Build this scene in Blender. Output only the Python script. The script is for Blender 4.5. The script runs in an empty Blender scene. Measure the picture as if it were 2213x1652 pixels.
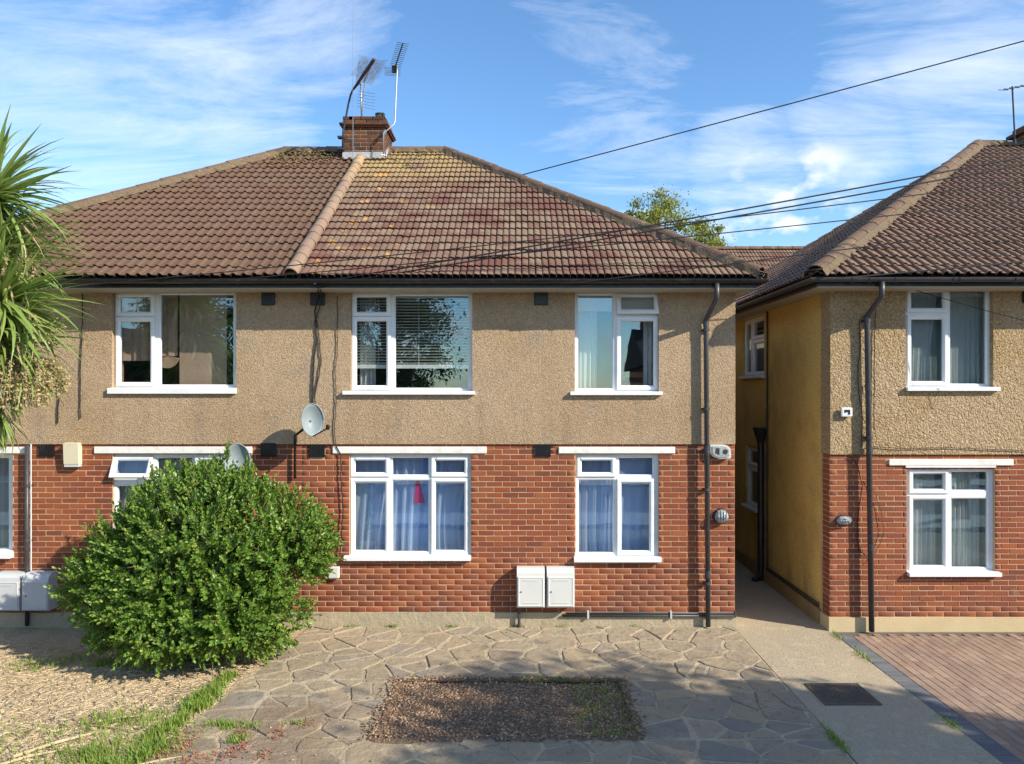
import bpy, bmesh, math, random
import numpy as np
from mathutils import Vector, Matrix

random.seed(7)
RNG = np.random.default_rng(11)
SC = bpy.context.scene
COL = SC.collection

# ------------------------------------------------------------------ camera
F, CX, CY, HC, D0 = 1600.0, 1123.0, 845.0, 3.249, 10.204   # focal length, vanishing point, eye height, distance to the house fronts
cam_d = bpy.data.cameras.new('camera')
cam = bpy.data.objects.new('camera', cam_d)
COL.objects.link(cam)
cam.location = (0, -D0, HC)
cam.rotation_euler = (math.radians(90), 0, 0)
cam_d.sensor_width = 36
cam_d.lens = 36 * F / 2213
cam_d.shift_x = -16.5 / 2213
cam_d.shift_y = 19.0 / 2213
cam_d.clip_start = 0.05
cam_d.clip_end = 3000
SC.camera = cam

# ------------------------------------------------------------------ sky and sun
SUN = Vector((0.75, -0.4156, 0.515)).normalized()
EL = math.asin(SUN.z)
AZ = math.atan2(SUN.x, SUN.y)
W = bpy.data.worlds.new('World')
SC.world = W
W.use_nodes = True
nt = W.node_tree
for n in list(nt.nodes):
    nt.nodes.remove(n)


def wn(t, **kw):
    n = nt.nodes.new(t)
    for k, v in kw.items():
        setattr(n, k, v)
    return n


out = wn('ShaderNodeOutputWorld')
bg = wn('ShaderNodeBackground')
bg.inputs['Strength'].default_value = 0.12
sky = wn('ShaderNodeTexSky', sky_type='NISHITA')
sky.sun_disc = False
sky.sun_elevation = EL
sky.sun_rotation = AZ
sky.air_density = 1.0
sky.dust_density = 0.15
sky.ozone_density = 3.0
tc = wn('ShaderNodeTexCoord')
sep = wn('ShaderNodeSeparateXYZ')
nt.links.new(tc.outputs['Generated'], sep.inputs[0])


def wmath(op, a, b=None, clamp=False):
    n = wn('ShaderNodeMath', operation=op)
    n.use_clamp = clamp
    for i, v in enumerate((a, b)):
        if v is None:
            continue
        if isinstance(v, (int, float)):
            n.inputs[i].default_value = v
        else:
            nt.links.new(v, n.inputs[i])
    return n.outputs[0]


zz = wmath('MAXIMUM', sep.outputs['Z'], 0.0)
den = wmath('ADD', zz, 0.12)
comb = wn('ShaderNodeCombineXYZ')
nt.links.new(wmath('DIVIDE', sep.outputs['X'], den), comb.inputs[0])
nt.links.new(wmath('DIVIDE', sep.outputs['Y'], den), comb.inputs[1])
mp = wn('ShaderNodeMapping')
mp.inputs['Rotation'].default_value = (0, 0, math.radians(-28))
mp.inputs['Scale'].default_value = (0.5, 1.25, 1)
mp.inputs['Location'].default_value = (5.3, 2.2, 0)
nt.links.new(comb.outputs[0], mp.inputs[0])
nz = wn('ShaderNodeTexNoise')
nz.inputs['Scale'].default_value = 2.6
nz.inputs['Detail'].default_value = 11
nz.inputs['Roughness'].default_value = 0.66
nz.inputs['Distortion'].default_value = 0.5
nt.links.new(mp.outputs[0], nz.inputs['Vector'])
cr = wn('ShaderNodeValToRGB')
cr.color_ramp.elements[0].position = 0.30
cr.color_ramp.elements[0].color = (0, 0, 0, 1)
cr.color_ramp.elements[1].position = 0.72
cr.color_ramp.elements[1].color = (0.85, 0.85, 0.85, 1)
nt.links.new(nz.outputs['Fac'], cr.inputs[0])
# low cumulus near the horizon
az = wmath('ARCTAN2', sep.outputs['X'], sep.outputs['Y'])
comb2 = wn('ShaderNodeCombineXYZ')
nt.links.new(az, comb2.inputs[0])
nt.links.new(wmath('MULTIPLY', sep.outputs['Z'], 1.7), comb2.inputs[1])
mp2 = wn('ShaderNodeMapping')
mp2.inputs['Location'].default_value = (0.37, 0.2, 0)
nt.links.new(comb2.outputs[0], mp2.inputs[0])
nz2 = wn('ShaderNodeTexNoise')
nz2.inputs['Scale'].default_value = 15
nz2.inputs['Detail'].default_value = 6
nz2.inputs['Roughness'].default_value = 0.5
nt.links.new(mp2.outputs[0], nz2.inputs['Vector'])
cr2 = wn('ShaderNodeValToRGB')
cr2.color_ramp.elements[0].position = 0.50
cr2.color_ramp.elements[0].color = (0, 0, 0, 1)
cr2.color_ramp.elements[1].position = 0.68
cr2.color_ramp.elements[1].color = (1, 1, 1, 1)
nt.links.new(nz2.outputs['Fac'], cr2.inputs[0])
lowm = wn('ShaderNodeMapRange')
lowm.inputs['From Min'].default_value = 0.20
lowm.inputs['From Max'].default_value = 0.28
lowm.inputs['To Min'].default_value = 1.0
lowm.inputs['To Max'].default_value = 0.0
nt.links.new(sep.outputs['Z'], lowm.inputs['Value'])
vm = wn('ShaderNodeVectorMath', operation='DOT_PRODUCT')
nt.links.new(tc.outputs['Generated'], vm.inputs[0])
vm.inputs[1].default_value = Vector((.365, 1, .235)).normalized()
mr = wn('ShaderNodeMapRange', interpolation_type='SMOOTHSTEP')
mr.inputs['From Min'].default_value = math.cos(math.radians(6.5))
mr.inputs['From Max'].default_value = math.cos(math.radians(1.0))
nt.links.new(vm.outputs['Value'], mr.inputs['Value'])
cum = wmath('MULTIPLY', cr2.outputs[0], wmath('MAXIMUM', mr.outputs[0], wmath('MULTIPLY', lowm.outputs[0], wmath('LESS_THAN', sep.outputs['Y'], 0.72))))
mix1 = wn('ShaderNodeMix', data_type='RGBA')
# where the thin cloud gathers: soft banks at these (azimuth, elevation, half width) directions, thin veil elsewhere
dens = None
for (a_, e_, w_, amt) in ((-31, 22, 15, .8), (-18, 25, 10, .6), (-20, 19, 7, .8), (17, 16, 6, .8), (24, 18, 6, .85), (31, 20, 7, .9), (10, 14, 8, .45), (28, 27, 9, .6), (6, 24, 9, .35), (-33, 17, 7, .8),
                          (95, 25, 22, .9), (150, 30, 22, .9), (200, 22, 22, .9), (245, 35, 22, .9), (60, 45, 18, .8), (-75, 40, 20, .8), (180, 60, 25, .7)):
    a_, e_ = math.radians(a_), math.radians(e_)
    vm = wn('ShaderNodeVectorMath', operation='DOT_PRODUCT')
    nt.links.new(tc.outputs['Generated'], vm.inputs[0])
    vm.inputs[1].default_value = (math.sin(a_) * math.cos(e_), math.cos(a_) * math.cos(e_), math.sin(e_))
    mr = wn('ShaderNodeMapRange', interpolation_type='SMOOTHERSTEP')
    mr.inputs['From Min'].default_value = math.cos(math.radians(w_))
    mr.inputs['From Max'].default_value = 1.0
    mr.inputs['To Max'].default_value = amt
    nt.links.new(vm.outputs['Value'], mr.inputs['Value'])
    dens = mr.outputs[0] if dens is None else wmath('MAXIMUM', dens, mr.outputs[0])
# denser where the banks are: the noise has to pass a threshold that the bank lowers, so that edges stay ragged
cut_ = wmath('SUBTRACT', 0.58, wmath('MULTIPLY', dens, 0.26))
cl_ = wmath('MULTIPLY', wmath('SUBTRACT', nz.outputs['Fac'], cut_), 2.3, True)
nt.links.new(wmath('MULTIPLY', cl_, 0.85), mix1.inputs['Factor'])
hsv = wn('ShaderNodeHueSaturation')
hsv.inputs['Saturation'].default_value = 1.14
hsv.inputs['Value'].default_value = 1.38
nt.links.new(sky.outputs[0], hsv.inputs['Color'])
nt.links.new(hsv.outputs[0], mix1.inputs['A'])
mix1.inputs['B'].default_value = (6.4, 6.9, 7.6, 1)
mix2 = wn('ShaderNodeMix', data_type='RGBA')
nt.links.new(cum, mix2.inputs['Factor'])
nt.links.new(mix1.outputs['Result'], mix2.inputs['A'])
mix2.inputs['B'].default_value = (7.6, 7.5, 7.4, 1)
nt.links.new(mix2.outputs['Result'], bg.inputs['Color'])
nt.links.new(bg.outputs[0], out.inputs[0])

sun_d = bpy.data.lights.new('sun', 'SUN')
sun_d.energy = 5.0
sun_d.angle = math.radians(0.53)
sun_d.color = (1.0, 0.91, 0.76)
sun = bpy.data.objects.new('sun', sun_d)
COL.objects.link(sun)
sun.location = (20, -12, 18)
sun.rotation_euler = (-SUN).to_track_quat('-Z', 'Y').to_euler()

SC.view_settings.view_transform = 'Standard'
SC.view_settings.look = 'None'
SC.view_settings.exposure = 0.56
SC.view_settings.gamma = 1
SC.view_settings.use_curve_mapping = False

# ------------------------------------------------------------------ helpers
def at(px, py, Y=0.0):
    d = D0 + Y
    return Vector(((px - CX) / F * d, Y, HC - (py - CY) / F * d))


def gpt(px, py):
    d = F * HC / (py - CY)
    return Vector(((px - CX) / F * d, d - D0, 0))


def rect(xl, xr, yt, yb, Y=0.0):
    a = at(xl, yb, Y)
    b = at(xr, yt, Y)
    return (a.x, b.x, a.z, b.z)


XF = [None]
IDENT = Matrix.Identity(4)
WORLD_INV = {}


class MB:
    def __init__(s):
        s.v = []
        s.f = []

    def add(s, vs, fs):
        o = len(s.v)
        s.v.extend([tuple(p) for p in vs])
        s.f.extend([tuple(i + o for i in f) for f in fs])
        return s

    def box(s, x0, x1, y0, y1, z0, z1, b=0.0):
        if b <= 0:
            s.add([(x0, y0, z0), (x1, y0, z0), (x1, y1, z0), (x0, y1, z0), (x0, y0, z1), (x1, y0, z1), (x1, y1, z1), (x0, y1, z1)],
                  [(0, 3, 2, 1), (4, 5, 6, 7), (0, 1, 5, 4), (1, 2, 6, 5), (2, 3, 7, 6), (3, 0, 4, 7)])
        else:
            bm = bmesh.new()
            bmesh.ops.create_cube(bm, size=1)
            for v in bm.verts:
                v.co = Vector(((x0 + x1) / 2 + v.co.x * (x1 - x0), (y0 + y1) / 2 + v.co.y * (y1 - y0), (z0 + z1) / 2 + v.co.z * (z1 - z0)))
            bmesh.ops.bevel(bm, geom=list(bm.edges), offset=b, segments=2, affect='EDGES', profile=0.6)
            s.bm(bm)
        return s

    def bm(s, bm):
        bm.verts.index_update()
        s.add([v.co.copy() for v in bm.verts], [tuple(v.index for v in f.verts) for f in bm.faces])
        bm.free()
        return s

    def quad(s, a, b, c, d):
        return s.add([a, b, c, d], [(0, 1, 2, 3)])

    def tube(s, pts, r, n=6, cap=True):
        pts = [Vector(p) for p in pts]
        if not isinstance(r, (list, tuple)):
            r = [r] * len(pts)
        o = len(s.v)
        up = None
        for i, p in enumerate(pts):
            t = (pts[min(i + 1, len(pts) - 1)] - pts[max(i - 1, 0)])
            t = t.normalized() if t.length > 1e-9 else Vector((0, 0, 1))
            if up is None:
                up = Vector((0, 0, 1)) if abs(t.z) < 0.9 else Vector((1, 0, 0))
            a = (up - t * up.dot(t)).normalized()
            b = t.cross(a)
            up = a
            for k in range(n):
                an = 2 * math.pi * k / n
                s.v.append(tuple(p + (a * math.cos(an) + b * math.sin(an)) * r[i]))
        for i in range(len(pts) - 1):
            for k in range(n):
                k2 = (k + 1) % n
                s.f.append((o + i * n + k, o + i * n + k2, o + (i + 1) * n + k2, o + (i + 1) * n + k))
        if cap:
            s.f.append(tuple(o + k for k in reversed(range(n))))
            e = o + (len(pts) - 1) * n
            s.f.append(tuple(e + k for k in range(n)))
        return s

    def ring(s, x0, x1, z0, z1, prof):
        """mitred rectangular frame in the XZ plane; prof = [(inset, y), ...]"""
        o = len(s.v)
        for (i, y) in prof:
            s.v += [(x0 + i, y, z0 + i), (x1 - i, y, z0 + i), (x1 - i, y, z1 - i), (x0 + i, y, z1 - i)]
        for k in range(len(prof) - 1):
            for c in range(4):
                c2 = (c + 1) % 4
                s.f.append((o + k * 4 + c, o + k * 4 + c2, o + k * 4 + 4 + c2, o + k * 4 + 4 + c))
        return s

    def prism(s, poly, y0, y1):
        """polygon [(x, z)] extruded along Y"""
        n = len(poly)
        return s.add([(x, y0, z) for x, z in poly] + [(x, y1, z) for x, z in poly],
                     [tuple(range(n)), tuple(reversed(range(n, 2 * n)))] + [(i, i + n, (i + 1) % n + n, (i + 1) % n) for i in range(n)])

    def xform(s, M):
        s.v = [tuple(M @ Vector(p)) for p in s.v]
        return s

    def mesh(s, name, m, smooth=False):
        me = bpy.data.meshes.new(name)
        v = s.v
        if XF[0] is not None:
            v = [tuple(XF[0] @ Vector(p)) for p in v]
        me.from_pydata(v, [], s.f)
        if m:
            me.materials.append(m)
        if smooth:
            me.polygons.foreach_set('use_smooth', [True] * len(me.polygons))
        me.update()
        return me

    def build(s, name, m, parent=None, smooth=False, fix=True):
        me = s.mesh(name, m, smooth)
        if fix:
            bm = bmesh.new()
            bm.from_mesh(me)
            bmesh.ops.recalc_face_normals(bm, faces=list(bm.faces))
            bm.to_mesh(me)
            bm.free()
        return link(name, me, parent)


def link(name, me, parent=None, mat4=None):
    o = bpy.data.objects.new(name, me)
    COL.objects.link(o)
    if parent is not None:
        o.parent = parent
        inv = WORLD_INV.get(parent.name)
        if inv is not None:
            o.matrix_parent_inverse = inv
    if mat4 is not None:
        o.matrix_basis = mat4
    return o


def tag(o, label=None, cat=None, group=None, kind=None):
    if label:
        o['label'] = label
    if cat:
        o['category'] = cat
    if group:
        o['group'] = group
    if kind:
        o['kind'] = kind
    return o


def thing(name, label, cat, loc=(0, 0, 0), group=None):
    o = bpy.data.objects.new(name, None)
    COL.objects.link(o)
    o.location = loc
    o.empty_display_size = 0.2
    WORLD_INV[o.name] = Matrix.Translation(-Vector(loc))
    return tag(o, label, cat, group)


def copy_thing(root, delta, label, group=None):
    d = Vector(delta)

    def rec(o, par):
        c = o.copy()
        COL.objects.link(c)
        if par is not None:
            c.parent = par
        for ch in list(o.children):
            rec(ch, c)
        return c
    r = rec(root, None)
    r.location = root.location + d
    r['label'] = label
    if group:
        r['group'] = group
    return r


def solo(mb, name, m, label, cat, group=None, smooth=False, kind=None):
    """a thing that is one mesh, its origin at its base"""
    v = np.array(mb.v)
    c = Vector(((v[:, 0].min() + v[:, 0].max()) / 2, (v[:, 1].min() + v[:, 1].max()) / 2, v[:, 2].min()))
    mb.v = [tuple(Vector(p) - c) for p in mb.v]
    o = mb.build(name, m, None, smooth)
    o.location = c
    return tag(o, label, cat, group, kind)


def np_mesh(name, V, Fq, m, parent=None, smooth=False):
    me = bpy.data.meshes.new(name)
    V = np.asarray(V, dtype=np.float32).reshape(-1, 3)
    Fq = np.asarray(Fq, dtype=np.int32)
    k = Fq.shape[1]
    me.vertices.add(len(V))
    me.vertices.foreach_set('co', V.ravel())
    me.loops.add(Fq.size)
    me.loops.foreach_set('vertex_index', Fq.ravel())
    me.polygons.add(len(Fq))
    me.polygons.foreach_set('loop_start', np.arange(0, Fq.size, k, dtype=np.int32))
    if smooth:
        me.polygons.foreach_set('use_smooth', np.ones(len(Fq), dtype=bool))
    me.materials.append(m)
    me.update(calc_edges=True)
    return link(name, me, parent)


# ------------------------------------------------------------------ materials
def mat(name, cols, rough=0.8, blotch=(), bump=(), spec=0.35, metal=0.0, cell=None, transl=0.0, streak=None, alpha=None, sheen=0.0):
    """cols: one colour, or several picked per object / per loose piece; blotch: (scale, colour, lo, hi, amount[, (axis, a, b)]);
    bump: (kind, scale, distance); cell: (scale, amount) grain in value"""
    m = bpy.data.materials.new(name)
    m.use_nodes = True
    t = m.node_tree
    for n in list(t.nodes):
        t.nodes.remove(n)
    L = t.links.new

    def N(ty, **kw):
        n = t.nodes.new(ty)
        for k, v in kw.items():
            setattr(n, k, v)
        return n

    def math_(op, a, b=None, clamp=False):
        n = N('ShaderNodeMath', operation=op)
        n.use_clamp = clamp
        for i, v in enumerate((a, b)):
            if v is None:
                continue
            if isinstance(v, (int, float)):
                n.inputs[i].default_value = v
            else:
                L(v, n.inputs[i])
        return n.outputs[0]
    o = N('ShaderNodeOutputMaterial')
    p = N('ShaderNodeBsdfPrincipled')
    geo = N('ShaderNodeNewGeometry')
    pos = geo.outputs['Position']
    p.inputs['Roughness'].default_value = rough
    p.inputs['Metallic'].default_value = metal
    p.inputs['Specular IOR Level'].default_value = spec
    if len(cols) > 1:
        oi = N('ShaderNodeObjectInfo')
        r = math_('FRACT', math_('ADD', oi.outputs['Random'], geo.outputs['Random Per Island']))
        ramp = N('ShaderNodeValToRGB')
        e = ramp.color_ramp.elements
        while len(e) < len(cols):
            e.new(0.5)
        for i, c in enumerate(cols):
            e[i].position = (i + 0.5) / len(cols)
            e[i].color = (*c, 1)
        L(r, ramp.inputs[0])
        col = ramp.outputs[0]
    else:
        rgb = N('ShaderNodeRGB')
        rgb.outputs[0].default_value = (*cols[0], 1)
        col = rgb.outputs[0]
    for b in blotch:
        n = N('ShaderNodeTexNoise')
        n.inputs['Scale'].default_value = b[0]
        n.inputs['Detail'].default_value = 5
        n.inputs['Roughness'].default_value = 0.6
        src = pos
        if len(b) > 6 and b[6]:
            mpn = N('ShaderNodeMapping')
            mpn.inputs['Scale'].default_value = b[6]
            L(pos, mpn.inputs[0])
            src = mpn.outputs[0]
        L(src, n.inputs['Vector'])
        mr = N('ShaderNodeMapRange')
        mr.interpolation_type = 'SMOOTHSTEP'
        mr.inputs['From Min'].default_value = b[2]
        mr.inputs['From Max'].default_value = b[3]
        mr.inputs['To Max'].default_value = b[4]
        L(n.outputs['Fac'], mr.inputs['Value'])
        fac = mr.outputs[0]
        if len(b) > 5 and b[5]:
            for (ax, a0, a1) in b[5]:
                sp = N('ShaderNodeSeparateXYZ')
                L(pos, sp.inputs[0])
                mr2 = N('ShaderNodeMapRange')
                mr2.interpolation_type = 'SMOOTHSTEP'
                mr2.inputs['From Min'].default_value = a0
                mr2.inputs['From Max'].default_value = a1
                L(sp.outputs[ax], mr2.inputs['Value'])
                fac = math_('MULTIPLY', fac, mr2.outputs[0])
        mx = N('ShaderNodeMix', data_type='RGBA')
        L(fac, mx.inputs['Factor'])
        L(col, mx.inputs['A'])
        mx.inputs['B'].default_value = (*b[1], 1)
        col = mx.outputs['Result']
    if cell:
        n = N('ShaderNodeTexNoise')
        n.inputs['Scale'].default_value = cell[0]
        n.inputs['Detail'].default_value = 3
        n.inputs['Roughness'].default_value = 0.7
        L(pos, n.inputs['Vector'])
        h = N('ShaderNodeHueSaturation')
        mr = N('ShaderNodeMapRange')
        mr.inputs['From Min'].default_value = 0.3
        mr.inputs['From Max'].default_value = 0.7
        mr.inputs['To Min'].default_value = 1 - cell[1]
        mr.inputs['To Max'].default_value = 1 + cell[1]
        L(n.outputs['Fac'], mr.inputs['Value'])
        L(mr.outputs[0], h.inputs['Value'])
        L(col, h.inputs['Color'])
        col = h.outputs[0]
    L(col, p.inputs['Base Color'])
    nrm = None
    for (kind, sc, dist) in bump:
        if kind == 'v':
            n = N('ShaderNodeTexVoronoi', feature='SMOOTH_F1')
            n.inputs['Scale'].default_value = sc
            n.inputs['Smoothness'].default_value = 0.4
            L(pos, n.inputs['Vector'])
            hgt = math_('SUBTRACT', 1.0, n.outputs['Distance'])
        else:
            n = N('ShaderNodeTexNoise')
            n.inputs['Scale'].default_value = sc
            n.inputs['Detail'].default_value = 4
            n.inputs['Roughness'].default_value = 0.6
            L(pos, n.inputs['Vector'])
            hgt = n.outputs['Fac']
        bn = N('ShaderNodeBump')
        bn.inputs['Strength'].default_value = 1.0
        bn.inputs['Distance'].default_value = dist
        L(hgt, bn.inputs['Height'])
        if nrm is not None:
            L(nrm, bn.inputs['Normal'])
        nrm = bn.outputs[0]
    if nrm is not None:
        L(nrm, p.inputs['Normal'])
    sh = p.outputs[0]
    if transl:
        tr = N('ShaderNodeBsdfTranslucent')
        h = N('ShaderNodeHueSaturation')
        h.inputs['Value'].default_value = 1.3
        L(col, h.inputs['Color'])
        L(h.outputs[0], tr.inputs[0])
        mx = N('ShaderNodeMixShader')
        mx.inputs[0].default_value = transl
        L(sh, mx.inputs[1])
        L(tr.outputs[0], mx.inputs[2])
        sh = mx.outputs[0]
    if alpha is not None:
        tp = N('ShaderNodeBsdfTransparent')
        mx = N('ShaderNodeMixShader')
        mx.inputs[0].default_value = alpha
        L(tp.outputs[0], mx.inputs[1])
        L(sh, mx.inputs[2])
        sh = mx.outputs[0]
    L(sh, o.inputs[0])
    return m


def glass_mat(name, tint=(0.96, 0.98, 0.99), refl=0.09):
    m = bpy.data.materials.new(name)
    m.use_nodes = True
    t = m.node_tree
    for n in list(t.nodes):
        t.nodes.remove(n)
    L = t.links.new
    o = t.nodes.new('ShaderNodeOutputMaterial')
    tp = t.nodes.new('ShaderNodeBsdfTransparent')
    tp.inputs[0].default_value = (*tint, 1)
    gl = t.nodes.new('ShaderNodeBsdfGlossy')
    gl.inputs['Roughness'].default_value = 0.0
    gl.inputs['Color'].default_value = (0.66, 0.88, 1.0, 1)
    fr = t.nodes.new('ShaderNodeFresnel')
    geo = t.nodes.new('ShaderNodeNewGeometry')
    io = t.nodes.new('ShaderNodeMapRange')      # the same index seen from either side of the sheet
    io.inputs['To Min'].default_value = 1.5
    io.inputs['To Max'].default_value = 1 / 1.5
    L(geo.outputs['Backfacing'], io.inputs['Value'])
    L(io.outputs[0], fr.inputs[0])
    nz = t.nodes.new('ShaderNodeTexNoise')
    nz.inputs['Scale'].default_value = 1.6
    L(geo.outputs['Position'], nz.inputs['Vector'])
    bn = t.nodes.new('ShaderNodeBump')
    bn.inputs['Distance'].default_value = 0.004
    bn.inputs['Strength'].default_value = 0.4
    L(nz.outputs['Fac'], bn.inputs['Height'])
    L(bn.outputs[0], gl.inputs['Normal'])
    ad = t.nodes.new('ShaderNodeMath')
    ad.operation = 'ADD'
    ad.use_clamp = True
    ad.inputs[1].default_value = refl
    L(fr.outputs[0], ad.inputs[0])
    mx = t.nodes.new('ShaderNodeMixShader')
    L(ad.outputs[0], mx.inputs[0])
    L(tp.outputs[0], mx.inputs[1])
    L(gl.outputs[0], mx.inputs[2])
    L(mx.outputs[0], o.inputs[0])
    return m


BRICK = mat('brick_red', [(0.265, 0.072, 0.029), (0.20, 0.052, 0.026), (0.315, 0.095, 0.036), (0.25, 0.064, 0.028), (0.175, 0.052, 0.03), (0.285, 0.08, 0.031), (0.225, 0.06, 0.03), (0.31, 0.096, 0.037)], 0.85,
            blotch=[(1.1, (0.17, 0.055, 0.034), 0.46, 0.70, 0.55), (2.5, (0.14, 0.06, 0.042), 0.40, 0.62, 0.6, [(2, 1.0, .2)]), (5, (0.42, 0.33, 0.25), 0.64, 0.72, 0.5, [(2, .8, .25)]), (0.8, (0.33, 0.115, 0.045), 0.42, 0.62, 0.35, [(2, 1.2, 2.0)]), (30, (0.40, 0.19, 0.10), 0.66, 0.8, 0.35)], cell=(90, 0.16), bump=[('n', 140, 0.003)])
BRICK_OLD = mat('brick_chimney', [(0.13, 0.052, 0.028), (0.095, 0.04, 0.024), (0.17, 0.072, 0.035), (0.07, 0.036, 0.025)], 0.9,
                blotch=[(14, (0.06, 0.04, 0.03), 0.5, 0.7, 0.7)], cell=(60, 0.25), bump=[('n', 90, 0.006)])
MORTAR = mat('mortar_tan', [(0.52, 0.36, 0.22)], 0.95, blotch=[(2.0, (0.40, 0.26, 0.17), 0.45, 0.7, 0.7)], cell=(120, 0.2), bump=[('n', 200, 0.002)])
RENDER = mat('roughcast_render', [(0.445, 0.325, 0.208)], 0.95,
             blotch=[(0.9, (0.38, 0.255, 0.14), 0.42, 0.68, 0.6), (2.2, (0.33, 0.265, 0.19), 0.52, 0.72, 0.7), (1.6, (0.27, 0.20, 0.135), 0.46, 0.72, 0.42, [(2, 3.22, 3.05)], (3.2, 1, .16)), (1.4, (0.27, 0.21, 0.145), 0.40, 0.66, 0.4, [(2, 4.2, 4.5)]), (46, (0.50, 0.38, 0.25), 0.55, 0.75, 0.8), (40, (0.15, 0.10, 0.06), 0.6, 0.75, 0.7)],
             cell=(58, 0.36), bump=[('n', 60, 0.017), ('v', 90, 0.006)])
RENDER_C = mat('coarse_roughcast_render', [(0.46, 0.335, 0.20)], 0.95,
               blotch=[(0.9, (0.38, 0.26, 0.12), 0.42, 0.68, 0.7), (30, (0.48, 0.36, 0.22), 0.55, 0.75, 0.7), (24, (0.15, 0.095, 0.05), 0.62, 0.78, 0.7)],
               cell=(30, 0.45), bump=[('n', 38, 0.032), ('v', 50, 0.012), ('n', 9, 0.02)])
OCHRE = mat('ochre_side_render', [(0.74, 0.50, 0.15)], 0.95, blotch=[(1.2, (0.52, 0.34, 0.11), 0.45, 0.7, 0.8), (20, (0.5, 0.34, 0.14), 0.5, 0.7, 0.5), (1.2, (0.32, 0.22, 0.10), 0.42, 0.62, 0.6, [(2, 1.4, .3)], (2, 2, .5))], cell=(40, 0.35), bump=[('n', 45, 0.02)])
PLINTH = mat('plinth_cement', [(0.42, 0.35, 0.24)], 0.9, blotch=[(2.2, (0.33, 0.29, 0.20), 0.4, 0.65, 0.8), (5, (0.26, 0.25, 0.15), 0.55, 0.75, 0.6), (16, (0.5, 0.42, 0.3), 0.55, 0.75, 0.5)],
             cell=(40, 0.12), bump=[('n', 18, 0.012), ('n', 90, 0.004)])
PLINTH_C = mat('plinth_cream', [(0.58, 0.46, 0.27)], 0.85, blotch=[(2, (0.5, 0.39, 0.22), 0.4, 0.7, 0.7)], bump=[('n', 40, 0.004)])
TILE_A = mat('roof_tile_brown', [(0.130, 0.076, 0.046), (0.119, 0.067, 0.041), (0.142, 0.084, 0.051), (0.126, 0.070, 0.045)], 0.9,
             blotch=[(1.3, (0.13, 0.085, 0.06), 0.45, 0.7, 0.6), (20, (0.08, 0.058, 0.048), 0.60, 0.75, 0.7), (16, (0.22, 0.15, 0.10), 0.6, 0.75, 0.55)], cell=(60, 0.16), bump=[('n', 60, 0.006)])
TILE_B = mat('roof_tile_mottled', [(0.205, 0.136, 0.091), (0.180, 0.106, 0.074), (0.229, 0.163, 0.108), (0.192, 0.119, 0.083), (0.155, 0.079, 0.055), (0.217, 0.149, 0.100)], 0.9,
             blotch=[(1.3, (0.125, 0.045, 0.034), 0.46, 0.64, 0.72, None, (1, 1.6, 2.4)), (9, (0.09, 0.065, 0.05), 0.56, 0.7, 0.6), (0.9, (0.36, 0.255, 0.11), 0.32, 0.5, 0.85, [(2, 6.5, 7.5), (0, 0.3, -2.0)]),
                     (3.2, (0.50, 0.26, 0.06), 0.60, 0.68, 0.85, [(0, -0.9, -1.9), (0, -3.0, -2.6)]), (11, (0.27, 0.22, 0.15), 0.58, 0.72, 0.4)], cell=(70, 0.18), bump=[('n', 60, 0.006)])
TILE_C = mat('roof_tile_dull_brown', [(0.227, 0.143, 0.096), (0.201, 0.125, 0.082), (0.249, 0.160, 0.107), (0.216, 0.125, 0.086)], 0.9,
             blotch=[(1.3, (0.21, 0.135, 0.10), 0.45, 0.7, 0.6), (18, (0.34, 0.26, 0.17), 0.6, 0.75, 0.6), (24, (0.10, 0.075, 0.06), 0.6, 0.75, 0.7)], cell=(60, 0.16), bump=[('n', 60, 0.006)])
UNDER = mat('roof_underlay', [(0.03, 0.025, 0.022)], 0.9)
RIDGE = mat('ridge_tile_brown', [(0.158, 0.098, 0.063), (0.135, 0.083, 0.055), (0.174, 0.115, 0.073)], 0.9,
            blotch=[(7, (0.30, 0.26, 0.20), 0.58, 0.7, 0.6), (12, (0.07, 0.055, 0.045), 0.55, 0.7, 0.6), (4.5, (0.46, 0.22, 0.06), 0.64, 0.70, 0.8)], cell=(50, 0.2), bump=[('n', 40, 0.008)])
VERGE = mat('verge_tile_pink', [(0.255, 0.172, 0.124), (0.230, 0.152, 0.110), (0.276, 0.193, 0.132)], 0.9, blotch=[(1.5, (0.48, 0.33, 0.16), 0.45, 0.65, 0.7, [(2, 6.6, 7.4)])], cell=(50, 0.12), bump=[('n', 60, 0.004)])
BEDDING = mat('mortar_bedding_grey', [(0.155, 0.114, 0.071)], 0.95, blotch=[(9, (0.13, 0.10, 0.08), 0.5, 0.7, 0.7), (6, (0.32, 0.19, 0.06), 0.6, 0.7, 0.7)], cell=(40, 0.25), bump=[('n', 22, 0.02)])
UPVC = mat('white_upvc', [(0.78, 0.80, 0.81)], 0.4, spec=0.5, blotch=[(3, (0.68, 0.70, 0.70), 0.45, 0.7, 0.6), (26, (0.60, 0.59, 0.55), 0.62, 0.75, 0.5)])
WHITE = mat('white_paint', [(0.78, 0.77, 0.73)], 0.6, blotch=[(6, (0.62, 0.60, 0.54), 0.48, 0.72, 0.7), (30, (0.42, 0.38, 0.32), 0.64, 0.74, 0.6)], bump=[('n', 30, 0.004)])
CREAMP = mat('cream_paint', [(0.66, 0.60, 0.44)], 0.55, blotch=[(5, (0.58, 0.52, 0.38), 0.5, 0.75, 0.6)])
SOFFIT = mat('soffit_board', [(0.42, 0.36, 0.27)], 0.7, blotch=[(3, (0.33, 0.28, 0.21), 0.5, 0.7, 0.7)])
BLACK = mat('black_plastic', [(0.014, 0.013, 0.014)], 0.38, spec=0.5, blotch=[(8, (0.05, 0.047, 0.045), 0.5, 0.75, 0.8)])
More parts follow.
